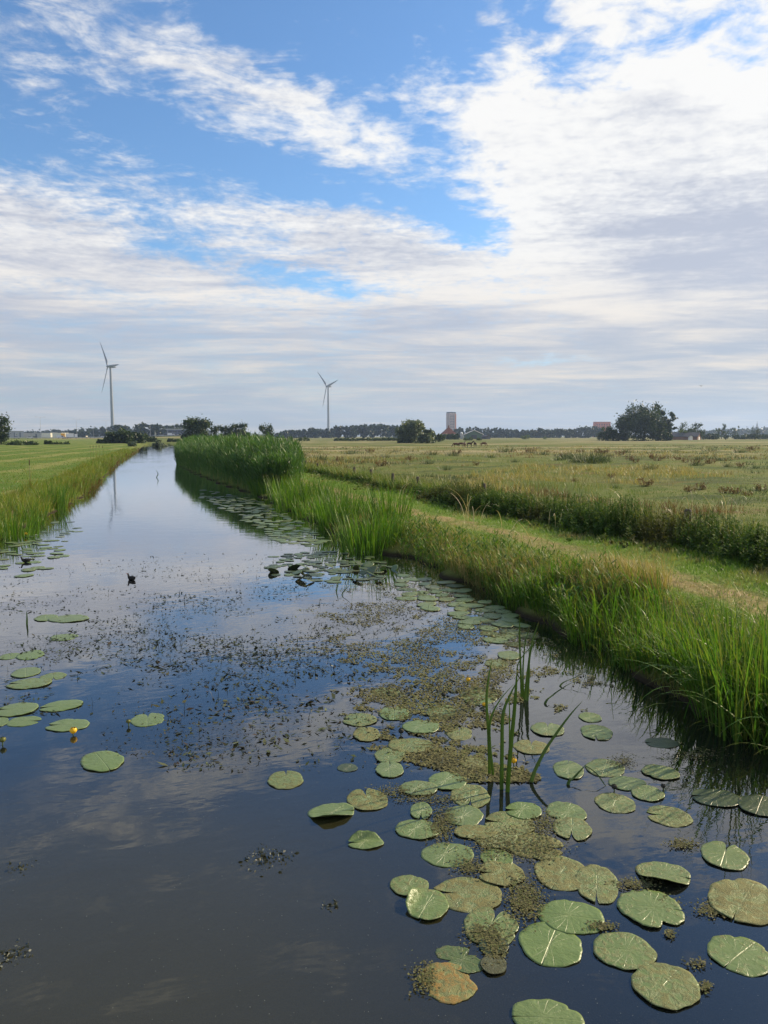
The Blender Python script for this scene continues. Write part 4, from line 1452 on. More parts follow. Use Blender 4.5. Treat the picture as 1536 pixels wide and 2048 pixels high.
# ---- grasses on the right bank
def right_bank():
    parts = []
    # coarse sedge hanging over the near water
    n = 8500
    x, y = scatter(n, 0, 1, 2.4, 12.2, 1.8)
    u = rng.random(n) ** 1.35
    x = xr(y) + 0.05 + u * 1.35 + 0.12 * np.sin(y * 2.3)
    clus = 0.5 + 0.5 * np.sin(x * 3.1 + np.sin(y * 2.2) * 2) * np.sin(y * 3.7)
    az = rng.normal(PI * 1.0, 1.0, n)
    drp = rng.random(n) < 0.38
    parts.append(blades(pos3(x, y, -0.06), rng.uniform(0.42, 0.72, n) * (0.70 + 0.35 * clus), rng.uniform(0.010, 0.021, n), az, rng.uniform(0.0, 0.35, n),
                        np.where(drp, rng.uniform(1.3, 2.3, n), rng.uniform(0.15, 0.7, n)), 7))
    n = 1900
    x, y = scatter(n, 0, 1, 2.4, 10.5, 1.8)
    x = xr(y) + 0.02 + rng.random(n) ** 1.5 * 0.9 + 0.12 * np.sin(y * 2.3)
    parts2 = [blades(pos3(x, y, -0.08), rng.uniform(0.5, 0.95, n) * (0.7 + 0.3 * np.sin(y * 2.9 + x * 2)), rng.uniform(0.016, 0.028, n), rng.normal(PI, 1.1, n), rng.uniform(0.0, 0.3, n),
                     np.where(rng.random(n) < 0.22, rng.uniform(1.3, 2.2, n), rng.uniform(0.1, 0.6, n)), 8)]
    stuff('bank_reeds', 'broad bright green blades along the near right water edge', parts2, G_['iris'], 'reeds')
    stuff('bank_sedge', 'coarse green sedge overhanging the near right water edge', parts, G_['sedge'], 'sedge')
    # mixed grass and herbs between the iris and the sedge, and along the crest
    parts = []
    n = 15000
    x, y = scatter(n, 0, 1, 3.0, 40, 1.7)
    x = xr(y) + 0.05 + rng.random(n) ** 1.1 * np.interp(y, [3, 9, 14, 40], [1.7, 1.6, 1.15, 1.0])
    hf = 0.75 + 0.4 * np.sin(y * 1.7 + x) * np.sin(x * 2.3 + y * 0.6)
    near = np.interp(y, [3, 8, 11, 15, 24], [0.38, 0.40, 0.52, 0.5, 0.45]) * np.where(x - xr(y) > 0.9, 0.6, 1.0)
    parts.append(blades(pos3(x, y), rng.uniform(0.25, 0.72, n) * hf * near, rng.uniform(0.006, 0.012, n) * (1 + y / 40), rng.normal(PI, 1.2, n), rng.uniform(0, 0.45, n), rng.uniform(0.2, 1.4, n), 5))
    stuff('bank_grass', 'mixed green and dry grass on the right bank', parts, G_['mixed'], 'grass')
    # bleached tall grass with fine heads on the crest
    parts = []
    n = 11000
    x, y = scatter(n, 0, 1, 8.6, 30, 2.0)
    x = xr(y) + 0.35 + rng.random(n) * np.interp(y, [9, 14, 30], [1.25, 1.0, 1.2]) + 0.3 * np.sin(y * 0.9)
    dens = np.sin(y * 0.75 + 0.6) + 0.7 * np.sin(y * 0.31 + x)
    keep = (dens > -0.45) | (rng.random(n) < 0.25)
    x, y = x[keep], y[keep]
    n = len(x)
    parts.append(blades(pos3(x, y), rng.uniform(0.35, 0.78, n) * np.interp(y, [9, 14, 17, 30], [0.74, 0.66, 0.36, 0.3]), rng.uniform(0.004, 0.009, n) * (1 + y / 30), rng.normal(PI, 1.3, n), rng.uniform(0, 0.4, n), rng.uniform(0.1, 1.1, n), 5))
    stuff('dry_grass', 'straw coloured dry grass on the crest of the right bank', parts, G_['straw'], 'grass')
    # a herb layer: small leaves on stems
    n = 800
    x, y = scatter(n, 0, 1, 8.5, 20, 1.4)
    x = xr(y) + 0.1 + rng.random(n) * 1.2
    hh = rng.uniform(0.25, 0.52, n)
    b = pos3(x, y)
    parts = [blades(b, hh, 0.006, rng.uniform(0, 6.28, n), rng.uniform(0, 0.2, n), 0.15, 3, prof='strip')]
    for k in range(9):
        f = rng.uniform(0.2, 1, n)
        bb = b + np.stack([np.zeros(n), np.zeros(n), hh * f], -1)
        parts.append(blades(bb, rng.uniform(0.07, 0.15, n), rng.uniform(0.014, 0.028, n), rng.uniform(0, 6.28, n), rng.uniform(0.5, 1.1, n), rng.uniform(0.3, 0.9, n), 3, prof='leaf'))
    stuff('bank_herbs', 'leafy herbs growing among the bank grass on the right', parts, G_['sedge'], 'herbs')


right_bank()


def stalks():
    """tall bleached stalks with nodding heads that stand out of the grass"""
    spots = [(930, 1018, 0.9), (940, 1022, 0.75), (947, 1025, 0.6), (800, 978, 0.6), (995, 1045, 0.6), (1055, 1085, 0.8), (1105, 1030, 0.5), (1240, 1000, 0.9), (1465, 1010, 0.8), (1450, 1005, 0.8), (1432, 1005, 0.7), (1380, 990, 0.6), (1200, 985, 0.6), (640, 940, 0.6)]
    for i, (px, py, h) in enumerate(spots):
        pass
    parts = []
    P = np.array([tuple(at(px, py + 25, 0.45)) for px, py, h in spots])
    P[:, 2] = gz(P[:, 0], P[:, 1])
    hh = np.array([s[2] for s in spots]) + 0.15
    n = len(P)
    for k in range(3):
        parts.append(blades(P + rng.normal(0, 0.12, (n, 3)) * (1, 1, 0), hh * rng.uniform(0.8, 1.2, n), 0.012, rng.uniform(0, 6.28, n), rng.uniform(0, 0.25, n), rng.uniform(0.8, 2.6, n), 9, prof='strip'))
    stuff('bleached_stalks', 'bleached nodding grass stalks standing out along the track', parts, G_['deadstem'], 'grass')


stalks()


# ---- left bank
def left_bank():
    parts = []
    n = 15000
    x, y = scatter(n, 0, 1, 16, 130, 1.55)
    u = rng.random(n)
    x = xl(y) - 0.05 - u ** 1.1 * 1.9
    hh = rng.uniform(0.35, 0.90, n) * (0.8 + 0.35 * np.sin(y * 0.8) * np.sin(x * 1.7 + y * 0.3)) * (1 - 0.45 * u)
    parts.append(blades(pos3(x, y, -0.04), hh, rng.uniform(0.010, 0.018, n) * (1 + y / 45), rng.normal(0, 1.2, n), rng.uniform(0, 0.4, n), rng.uniform(0.2, 1.4, n), 5))
    stuff('bank_grass', 'rank green and yellowing grass on the left bank', parts, G_['leftgrass'], 'grass')
    parts = []
    n = 3600
    x, y = scatter(n, 0, 1, 24, 150, 1.4)
    x = xl(y) + 0.15 - rng.random(n) ** 1.3 * 0.9
    keep = np.sin(y * 0.33 + 0.6) + 0.6 * np.sin(y * 0.9) > -0.35
    x, y = x[keep], y[keep]; n = len(x)
    parts.append(blades(pos3(x, y, -0.02), rng.uniform(0.25, 0.62, n), rng.uniform(0.012, 0.022, n) * (1 + y / 45), rng.normal(0, 1.2, n), rng.uniform(0.1, 0.6, n), rng.uniform(0.2, 1.4, n), 4))
    stuff('rusty_bank_plants', 'reddish brown plants along the left water edge', parts, G_['rusty'], 'plants')


left_bank()
for (px, py, k, s, lab) in [(35, 1075, 2, 0.72, 'pale iris clump nearest the left edge of the photo on the left bank'), (75, 1048, 1, 0.75, 'narrow iris clump second from the left edge on the left bank'),
                            (112, 1020, 0, 0.85, 'upright iris clump with long leaves at the water on the left bank'), (140, 1000, 1, 0.7, 'small iris clump before the reddish plants of the left bank')]:
    p = at(px, py, 0.0)
    o = link('iris_clump', IRIS[k], None, (p.x - 0.1, p.y, max(gzs(p.x - 0.1, p.y), -0.05)), rng.uniform(0, 6.28), s)
    tag(o, lab, 'iris', 'iris clumps on the left bank')


def cattails():
    spots = [(61, 985, 1.25, 'cattail with single dark head standing nearest on the left bank')] + \
            [(px, 918 + abs(px - 195) * 0.1, 1.35, lab) for px, lab in ((181, 'leftmost cattail of the far group on the left bank'), (187, 'second cattail of the far group on the left bank'),
             (193, 'middle cattail of the far group on the left bank'), (199, 'fourth cattail of the far group on the left bank'), (206, 'rightmost cattail of the far group on the left bank'))]
    for px, py, h, lab in spots:
        p = at(px, py, 0.35)
        z = gzs(p.x, p.y)
        root = thing('cattail', lab, 'cattail', (p.x, p.y, z), 0, 'cattails on the left bank')
        m = MB(); m.tube([(0, 0, -0.1), (0.01, 0, h * 0.8)], 0.006, 5); m.build('stalk', M['willowbark'], root)
        m = MB(); m.tube([(0.01, 0, h * 0.78), (0.01, 0, h * 0.79), (0.012, 0, h * 0.95), (0.012, 0, h * 0.96)], [0.006, 0.017, 0.016, 0.005], 8); m.build('seed_head', G_['brownhead'], root)
        n = 7
        link('leaf_tuft', blade_mesh('leaf_tuft', [blades(np.zeros((n, 3)), rng.uniform(0.7, 1.2, n) * h * 0.8, 0.018, rng.uniform(0, 6.28, n), 0.12, rng.uniform(0.1, 0.6, n), 5)], G_['leftgrass']), root)


cattails()


# ---- short grass of the meadow and the mown track
def lawns():
    n = 42000
    x, y = scatter(n, 0, 1, 4.0, 42, 1.7)
    x = xr(np.minimum(y, 30)) + 1.35 + rng.random(n) * 3.3
    e = x - xr(np.minimum(y, 30))
    pth = np.abs(e - 2.45) < 0.45
    keep = ~pth | (rng.random(n) < 0.35)
    x, y, e = x[keep], y[keep], e[keep]; n = len(x)
    hh = rng.uniform(0.04, 0.10, n) * np.where(e > 3.3, 1.7, 1.0)
    stuff('track_grass', 'short grass of the mown track beside the canal', [blades(pos3(x, y, -0.01), hh, rng.uniform(0.004, 0.008, n) * (1 + y / 16), rng.uniform(0, 6.28, n), rng.uniform(0, 0.6, n), rng.uniform(0.2, 1.0, n), 3)], G_['lawn'], 'grass')
    # mown hay left lying on the track
    n = 6500
    x, y = scatter(n, 0, 1, 4.0, 36, 1.7)
    e = np.where(rng.random(n) < 0.6, rng.normal(2.45, 0.38, n), rng.normal(1.5, 0.3, n))
    x = xr(np.minimum(y, 30)) + e + 0.12 * np.sin(y * 1.1)
    b = pos3(x, y, 0.01)
    stuff('mown_hay', 'dry mown hay lying in lines on the track', [blades(b, rng.uniform(0.10, 0.26, n), rng.uniform(0.004, 0.007, n) * (1 + y / 18), rng.uniform(0, 6.28, n), rng.uniform(1.0, 1.5, n), rng.uniform(-0.1, 0.5, n), 3)], G_['straw'], 'hay')
    n = 26000
    x, y = scatter(n, 0, 1, 20, 130, 1.6)
    x = xl(y) - 1.6 - rng.random(n) ** 1.4 * (6 + y * 0.4)
    stuff('meadow_grass', 'short green grass of the left meadow', [blades(pos3(x, y, -0.01), rng.uniform(0.05, 0.12, n), rng.uniform(0.010, 0.018, n) * (1 + y / 40), rng.uniform(0, 6.28, n), rng.uniform(0, 0.6, n), rng.uniform(0.2, 1.0, n), 3)], G_['lawn'], 'grass')


lawns()


# ---- nettle strip along the fence
def hedge_mid(y): return xr(np.minimum(y, 30)) + 5.05 + 0.15 * np.sin(y * 0.8)


def nettles():
    n = 4600
    y = np.where(rng.random(n) < 0.74, rng.uniform(6.2, 24, n), 24 + 36 * rng.random(n) ** 1.3)
    wd = np.interp(y, [6, 10, 22, 40], [0.55, 0.55, 0.50, 0.5])
    x = hedge_mid(y) + rng.normal(0, 1, n) * wd
    gap = np.sin(y * 0.9 + 1.0) + 0.8 * np.sin(y * 0.37)
    top = np.interp(y, [6, 9, 14, 22, 27, 50], [0.72, 0.84, 0.84, 0.70, 0.40, 0.33])
    hh = rng.uniform(0.55, 1.12, n) * top * (0.95 + 0.13 * np.sin(y * 2.9 + x * 1.7)) * (0.93 + 0.10 * np.clip(gap, -1, 1)) * np.exp(-0.28 * ((x - hedge_mid(y)) / wd) ** 2)
    b = pos3(x, y)
    az = rng.uniform(0, 6.28, n)
    parts = [blades(b, hh, 0.010, az, 0.05, rng.uniform(0.05, 0.3, n), 4, prof='strip', rnd=np.full(n, 0.2))]
    rn = np.clip(rng.normal(0.5, 0.25, n), 0, 1)
    K = 17
    for k in range(K):
        f = 0.12 + 0.88 * (k + rng.random(n)) / K
        bb = b + np.stack([np.cos(az) * 0.1 * hh * f, np.sin(az) * 0.1 * hh * f, hh * f * 0.985], -1)
        L = rng.uniform(0.06, 0.135, n) * (1.2 - 0.72 * f)
        parts.append(blades(bb, L * (1 + y / 90), L * 0.42 * (1 + y / 60), az + k * 1.57 + rng.normal(0, 0.4, n), rng.uniform(0.7, 1.1, n), rng.uniform(0.3, 0.9, n), 2,
                            rnd=np.clip(rn + 0.35 * (f - 0.5) + rng.normal(0, 0.12, n), 0, 1), prof='leaf'))
    stuff('nettle_strip', 'dark strip of tall nettles along the fence between track and pasture', parts, G_['nettle'], 'nettles')
    # grass and brown stems mixed in, and a lighter grass fringe on both feet
    n = 15000
    y = 5.5 + 50 * rng.random(n) ** 1.4
    x = hedge_mid(y) + np.abs(rng.normal(0, 0.75, n)) - 0.2
    parts = [blades(pos3(x, y), rng.uniform(0.3, 0.85, n) * np.interp(y, [6, 25, 55], [1, 0.85, 0.7]), rng.uniform(0.005, 0.010, n) * (1 + y / 25), rng.uniform(0, 6.28, n), rng.uniform(0, 0.4, n), rng.uniform(0.2, 1.3, n), 5)]
    stuff('fence_grass', 'rough grass growing through the nettle strip', parts, G_['mixed'], 'grass')


nettles()

posts = [(836, 965, 988, 'upright fence post where the nettles are lowest, nearest to the track bend'), (708, 934, 950, 'fence post farthest along the strip, near the reed bed'),
         (743, 938, 953, 'second farthest fence post in the pale grass'), (785, 946, 962, 'thin fence post just left of the one where the nettles are lowest'),
         (967, 966, 988, 'short fence post just above the nettles right of the tall post'), (1373, 1018, 1062, 'dark fence post nearest to the camera, sunk in the nettles'),
         (612, 925, 940, 'thin fence post just right of the reed bed'), (635, 930, 945, 'small fence post right of the one beside the reeds')]
for i, (px, ty, by, lab) in enumerate(posts):
    # foot on the fence line: x a little right of the middle of the strip
    best = None
    for q in np.arange(6, 70, 0.1):
        X = float(hedge_mid(np.array([q]))[0]) + 0.45
        pp = to_px(X, q, 0.4)
        if best is None or abs(pp[0] - px) < best[0]: best = (abs(pp[0] - px), X, q)
    _, X, Yq = best
    dep = math.hypot(X, Yq) * math.cos(math.atan2(X, Yq) - YAW)
    z = gzs(X, Yq)
    ztop = CAM_H - (ty - 872) / F * dep
    h = max(ztop - z, 0.55)
    o = MB()
    w = 0.075 if i != 5 else 0.085
    o.tube([(0, 0, -0.3), (0.01, 0, h * 0.5), (0.02 * (1 if i % 2 else -1), 0.01, h - 0.03), (0.02 * (1 if i % 2 else -1), 0.01, h)], [w, w * 0.96, w * 0.9, w * 0.55], 8)
    ob = o.build('fence_post', M['wood'], None, (X, Yq, z))
    tag(ob, lab, 'fence post', 'fence posts in the nettle strip')


# ---- pasture
def pasture():
    n = 60000
    x, y = scatter(n, 0, 1, 7, 150, 1.75)
    lo = xr(np.minimum(y, 30)) + 5.6
    x = lo + rng.random(n) ** 1.2 * (7 + y * 0.95)
    pat = np.sin(x * 0.23 + 1.0 + np.sin(y * 0.11) * 2) * np.sin(y * 0.13 + 0.4) + 0.4 * np.sin(x * 0.7 + y * 0.3)
    tall = sstep(pat, 0.25, 0.8) * sstep(y, 16, 26)
    hh = rng.uniform(0.05, 0.13, n) + tall * rng.uniform(0.12, 0.36, n)
    rn = np.clip(rng.normal(0.30, 0.22, n) + tall * 0.5, 0, 1)
    stuff('pasture_grass', 'grazed and rough grass of the wide pasture', [blades(pos3(x, y, -0.01), hh, rng.uniform(0.006, 0.011, n) * (1 + y / 22), rng.uniform(0, 6.28, n), rng.uniform(0, 0.5, n), rng.uniform(0.2, 1.2, n), 3, rnd=rn)], G_['pasture'], 'grass')


pasture()


def rough_patches():
    # tufts of tall dead and green grass, thick in some places and missing in others
    for lab, mat, n0, ph, h0, h1, thr in (('pale tufts of dead grass in patches over the pasture', 'straw', 2600, 0.3, 0.18, 0.5, 0.25), ('dark green rough tufts in patches over the pasture', 'rush', 2400, 2.1, 0.14, 0.42, 0.3),
                                          ('reddish seeding weeds in patches over the pasture', 'dock', 1300, 4.0, 0.2, 0.5, 0.42)):
        x, y = scatter(n0 * 3, 0, 1, 17, 150, 1.45)
        x = xr(np.minimum(y, 30)) + 6.2 + rng.random(len(x)) * (8 + y * 0.98)
        f = np.sin(x * 0.16 + ph + 1.7 * np.sin(y * 0.07 + ph)) * np.sin(y * 0.105 + ph * 2 + 0.8 * np.sin(x * 0.21)) + 0.45 * np.sin(x * 0.61 + ph) * np.sin(y * 0.47)
        right_near = (y < 30) & (x > 16)
        keep = (f > thr) & ~(right_near & (rng.random(len(x)) < 0.85))
        x, y = x[keep][:n0], y[keep][:n0]
        m = len(x)
        k = 9
        xx = np.repeat(x, k) + rng.normal(0, 0.13, m * k) * (1 + np.repeat(y, k) / 60)
        yy = np.repeat(y, k) + rng.normal(0, 0.13, m * k)
        hh = np.repeat(rng.uniform(h0, h1, m), k) * rng.uniform(0.6, 1.1, m * k)
        stuff('rough_grass', lab, [blades(pos3(xx, yy, -0.01), hh, rng.uniform(0.008, 0.014, m * k) * (1 + yy / 30), rng.uniform(0, 6.28, m * k), rng.uniform(0.05, 0.5, m * k), rng.uniform(0.1, 1.0, m * k), 3)], G_[mat], 'grass')


rough_patches()

RUSH = [clump_mesh('rush_stems', 170, 0.34, 0.35, 0.75, 0.010, 0.016, G_['rush'], 4, (0.05, 0.5), 0.5), clump_mesh('rush_stems', 120, 0.25, 0.3, 0.6, 0.010, 0.016, G_['rush'], 4, (0.05, 0.5), 0.6)]


def dock_mesh():
    n = 22
    r = 0.22 * np.sqrt(rng.random(n)); a = rng.uniform(0, 6.28, n)
    base = np.stack([r * np.cos(a), r * np.sin(a), np.zeros(n)], -1)
    hh = rng.uniform(0.22, 0.58, n)
    parts = [blades(base, hh, 0.012, a, 0.15, rng.uniform(0.05, 0.25, n), 4, prof='strip')]
    C = []
    for i in range(n):
        for k in range(16):
            f = rng.uniform(0.4, 1.0)
            C.append(base[i] + np.array([math.cos(a[i]) * 0.2 * hh[i] * f, math.sin(a[i]) * 0.2 * hh[i] * f, hh[i] * f]) + rng.normal(0, 0.02, 3))
    parts.append(leaf_quads(np.array(C), 0.05))
    m = 16
    parts.append(blades(np.zeros((m, 3)), rng.uniform(0.15, 0.35, m), 0.06, rng.uniform(0, 6.28, m), rng.uniform(0.5, 1.1, m), 0.6, 3, prof='leaf', rnd=np.full(m, 1.0)))
    return blade_mesh('dock_stems', parts, G_['dock'])


DOCK = [dock_mesh(), dock_mesh()]
rush_spots = [(1150, 923, 1.7), (1162, 925, 1.8), (1174, 926, 2.0), (1186, 927, 2.2), (1198, 926, 1.9), (1210, 926, 1.7), (1140, 918, 1.5), (1120, 920, 1.4), (1085, 909, 1.7), (1065, 907, 1.4), (1270, 921, 1.0), (1272, 940, 1.0), (1300, 938, 0.9), (1395, 921, 1.2), (1392, 932, 1.0), (1455, 933, 1.25), (1440, 923, 0.9), (1230, 976, 0.75), (1175, 941, 0.6),
              (1345, 945, 0.7), (640, 921, 1.1), (735, 921, 1.2), (600, 912, 1.3), (770, 915, 1.0), (855, 928, 1.2), (865, 910, 1.3), (905, 912, 1.2), (890, 940, 1.0), (1010, 905, 1.5), (980, 915, 1.3), (1250, 905, 1.2), (1030, 925, 1.0), (700, 908, 1.2), (1420, 903, 1.6), (1480, 905, 1.5), (1350, 903, 1.5)]
dock_spots = [(1205, 908, 1.5), (1195, 906, 1.4), (1125, 914, 1.3), (1270, 926, 1.3), (1260, 921, 1.2), (1315, 922, 1.3), (1305, 918, 1.2), (1325, 919, 1.1), (1390, 928, 1.1), (1420, 926, 1.2), (1480, 934, 0.9), (1223, 955, 0.9), (1292, 972, 0.75), (1379, 984, 0.75), (1402, 981, 0.75), (1448, 986, 0.75),
              (1470, 988, 0.65), (1150, 964, 0.75), (1355, 920, 1.1), (1370, 924, 1.0), (952, 930, 1.0), (765, 932, 0.9), (678, 924, 1.1), (820, 920, 1.0), (740, 905, 1.2), (1160, 905, 1.3), (1520, 981, 0.8), (1495, 992, 0.7), (1060, 905, 1.3), (915, 908, 1.1), (1240, 910, 1.2), (1505, 900, 1.5)]


def where(px, py):
    """words for a spot of the pasture"""
    c = 'near the nettles' if py > 955 else ('in the middle of the pasture' if py > 916 else 'far out in the pasture')
    k = 'below the willows' if px < 880 else 'below the ponies' if px < 1010 else 'below the pine wood' if px < 1180 else 'below the farm trees' if px < 1340 else 'towards the right edge'
    return c + ' ' + k


def size_word(s): return 'large' if s >= 1.5 else 'broad' if s >= 1.2 else 'middling' if s >= 0.95 else 'small'


seen = {}
for nm, cat, spots, meshes, lead in (('rush_tussock', 'rush tussock', rush_spots, RUSH, 'dark green rush tussock'), ('dock_plant', 'dock', dock_spots, DOCK, 'reddish brown dock plant')):
    for i, (px, py, s) in enumerate(spots):
        p = at(px, py, 0.3)
        p = at(px, py, gzs(p.x, p.y))
        dd = math.hypot(p.x, p.y)
        s = s * rng.uniform(0.7, 1.35)
        o = link(nm, meshes[i % 2], None, (p.x, p.y, gzs(p.x, p.y) - 0.02), rng.uniform(0, 6.28), (s * 1.25 * max(1, dd / 75), s * 1.25 * max(1, dd / 75), s * (0.8 if nm == 'dock_plant' else 0.95)))
        tag(o, f'{size_word(s)} {lead} {where(px, py)}', cat, 'rush tussocks in the pasture' if cat != 'dock' else 'dock plants in the pasture')
# ------------------------------------------------------------------ water lilies
def mat_pad():
    m, T, o = new_mat('lily_pad')
    tc = T.n('ShaderNodeTexCoord').outputs['Object']
    rnd = T.n('ShaderNodeObjectInfo').outputs['Random']
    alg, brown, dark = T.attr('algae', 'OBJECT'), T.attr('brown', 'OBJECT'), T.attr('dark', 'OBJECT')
    s = T.n('ShaderNodeSeparateXYZ')
    T.put(s.inputs[0], tc)
    x, y, z = s.outputs
    off = T.n('ShaderNodeCombineXYZ')
    T.put(off.inputs[0], T.m('MULTIPLY', rnd, 37.0))
    T.put(off.inputs[1], T.m('MULTIPLY', rnd, 91.0))
    p = T.vm('ADD', tc, off.outputs[0])
    nf = T.noise(p, 30.0, 4, 0.7)
    nm = T.noise(p, 5.0, 4, 0.6, 0.6)
    nl = T.noise(p, 2.0, 3, 0.6, 0.3)
    # veins fan out from the stalk
    ang = T.m('ARCTAN2', y, T.m('ADD', x, 0.14))
    rad = T.vm('LENGTH', T.mapping(tc, loc=(0.14, 0, 0)))
    v = T.m('ABSOLUTE', T.m('SINE', T.m('ADD', T.m('MULTIPLY', ang, 8.5), T.m('ADD', T.m('MULTIPLY', nm, 1.0), T.m('MULTIPLY', rad, 1.5)))))
    vein = T.m('MULTIPLY', T.ss(v, 0.17, 0.0), T.ss(rad, 1.0, 0.35))
    midrib = T.ss(T.m('ABSOLUTE', y), 0.030, 0.008)
    vein = T.m('MAXIMUM', vein, T.m('MULTIPLY', midrib, 0.8))
    g = T.mix(nl, (0.085, 0.138, 0.034), (0.145, 0.205, 0.058))
    g = T.mix(T.m('MULTIPLY', rnd, 0.5), g, (0.12, 0.155, 0.062))
    g = T.mix(T.m('MULTIPLY', vein, 0.38), g, (0.20, 0.25, 0.11))
    # algae: a crust in patches, fine grained
    am = T.m('ADD', T.m('MULTIPLY', nm, 1.0), T.m('MULTIPLY', nf, 0.34))
    am = T.m('ADD', am, T.m('MULTIPLY', rad, 0.16))
    a = T.ss(am, T.m('SUBTRACT', 1.10, T.m('MULTIPLY', alg, 0.95)), T.m('SUBTRACT', 1.24, T.m('MULTIPLY', alg, 0.85)))
    a = T.m('MULTIPLY', a, T.ss(T.noise(p, 3.1, 3, 0.6, 0.8), 0.36, 0.54, 0.35, 1.0))
    ac = T.mix(T.ss(T.m('ADD', T.m('MULTIPLY', nf, 0.6), T.m('MULTIPLY', nl, 0.4)), 0.38, 0.62), (0.062, 0.074, 0.020), (0.19, 0.185, 0.062))
    ac = T.mix(T.m('MULTIPLY', brown, T.ss(nm, 0.35, 0.6)), ac, T.mix(nf, (0.15, 0.075, 0.018), (0.38, 0.22, 0.045)))
    col = T.mix(T.m('MULTIPLY', a, 0.85), g, ac)
    # specks of dirt and bites
    sp = T.ss(T.noise(p, 16.0, 2, 0.5), 0.70, 0.74)
    col = T.mix(T.m('MULTIPLY', sp, 0.75), col, (0.03, 0.026, 0.014))
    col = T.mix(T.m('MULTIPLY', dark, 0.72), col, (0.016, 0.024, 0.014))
    b = T.n('ShaderNodeBsdfPrincipled')
    T.put(b.inputs['Base Color'], col)
    T.put(b.inputs['Roughness'], T.m('ADD', T.m('MULTIPLY', a, 0.35), T.m('ADD', T.m('MULTIPLY', nm, 0.2), 0.26)))
    b.inputs['Specular IOR Level'].default_value = 0.45
    bp = T.n('ShaderNodeBump')
    bp.inputs['Strength'].default_value = 0.5
    bp.inputs['Distance'].default_value = 0.022
    T.put(bp.inputs['Height'], T.m('ADD', T.m('MULTIPLY', vein, -0.30), T.m('ADD', T.m('MULTIPLY', T.m('MULTIPLY', a, nf), 1.3), T.m('MULTIPLY', nm, 0.5))))
    T.t.links.new(bp.outputs[0], b.inputs['Normal'])
    T.t.links.new(b.outputs[0], o.inputs[0])
    return m


PADM = mat_pad()


def pad_mesh(k, torn=0.0, fold=0.0, lo=False, lift=0.02):
    """an oval floating leaf, length 2 along X, with the notch at -X; the stalk joins at x = -0.14"""
    nr, na = (4, 26) if lo else (9, 64)
    ph = rng.uniform(0, 6.28, 6)
    notch = rng.uniform(0.004, 0.012) if k % 2 == 0 else rng.uniform(0.04, 0.12)
    V, Q = [], []
    asp = rng.uniform(0.72, 0.84)
    bite, ba = rng.uniform(0.0, 0.14), rng.uniform(-2.2, 2.2)
    for i in range(nr + 1):
        f = (i / nr) ** 0.8
        for j in range(na):
            nn = notch * (0.25 + 1.1 * f * f) * (1 + 1.5 * max(0.0, f - 0.85))
            a = -PI + nn + (2 * PI - 2 * nn) * j / (na - 1) + (0.10 * math.sin(2.2 * f + ph[5]) * (1 - f) * max(0, 1 - 0.9 * min(j, na - 1 - j) / (na * 0.25)))
            ca, sa = math.cos(a), math.sin(a)
            ex = 1.0 / math.sqrt((ca / 1.0) ** 2 + (sa / asp) ** 2)
            if ca < 0: ex *= 1 + 0.06 * ca * ca          # rounded lobes at the back
            ex *= 1 + 0.03 * math.sin(2 * a + ph[4]) + 0.026 * math.sin(5 * a + ph[0]) + 0.012 * math.sin(11 * a + ph[1])
            if not lo: ex *= 1 - bite * math.exp(-((a - ba) / 0.10) ** 2) - 0.5 * bite * math.exp(-((a + 0.6 * ba) / 0.06) ** 2)
            if torn: ex *= 1 - torn * max(0, math.sin(2 * a + ph[2])) ** 3 * (0.7 + 0.3 * math.sin(9 * a + ph[3])) - 0.04 * torn * math.sin(23 * a + ph[4])
            x, y = -0.14 + f * (ex * ca + 0.14), f * ex * sa
            z = 0.008 * math.sin(3 * a + ph[2]) * f * f + 0.006 * math.sin(9 * a + ph[3]) * f * f - 0.010 * f ** 3 + lift * f ** 4 * max(0, math.sin(1.5 * a + ph[5]))
            z += 0.02 * (1 - f) * (1 if not lo else 0.3)
            if fold:
                if y > fold - 0.25 and fold < 1: z += 0.9 * max(0, y - (fold - 0.25)) ** 1.3
            V.append((x, y, z))
    for i in range(nr):
        for j in range(na - 1):
            q = i * na + j
            Q.append((q, q + 1, q + na + 1, q + na))
    # underside: a thin leaf, not a sheet
    n = len(V)
    V2 = [(x, y, z - 0.012) for x, y, z in V]
    Q2 = [(d + n, c + n, b_ + n, a_ + n) for a_, b_, c, d in Q]
    rim = [(nr * na + j, nr * na + j + n, nr * na + j + 1 + n, nr * na + j + 1) for j in range(na - 1)]
    rim = [tuple(reversed(r)) for r in rim]
    return mesh_np('lily_pad', V + V2, Q + Q2 + rim, PADM, smooth=True)


PADS = [pad_mesh(k) for k in range(9)]
PADT = [pad_mesh(k, torn=0.30) for k in range(3)]
PADF = [pad_mesh(k, fold=0.55, lift=0.05) for k in range(2)]
PADL = [pad_mesh(k, lo=True) for k in range(4)] + [pad_mesh(9, lo=True, torn=0.2)]


def basis(px, py):
    """world vectors of one pixel to the right and one pixel down on the water"""
    c, a, b = at(px, py), at(px + 1, py), at(px, py + 1)
    return (a - c).to_2d(), (b - c).to_2d()


lvl = [0.0]


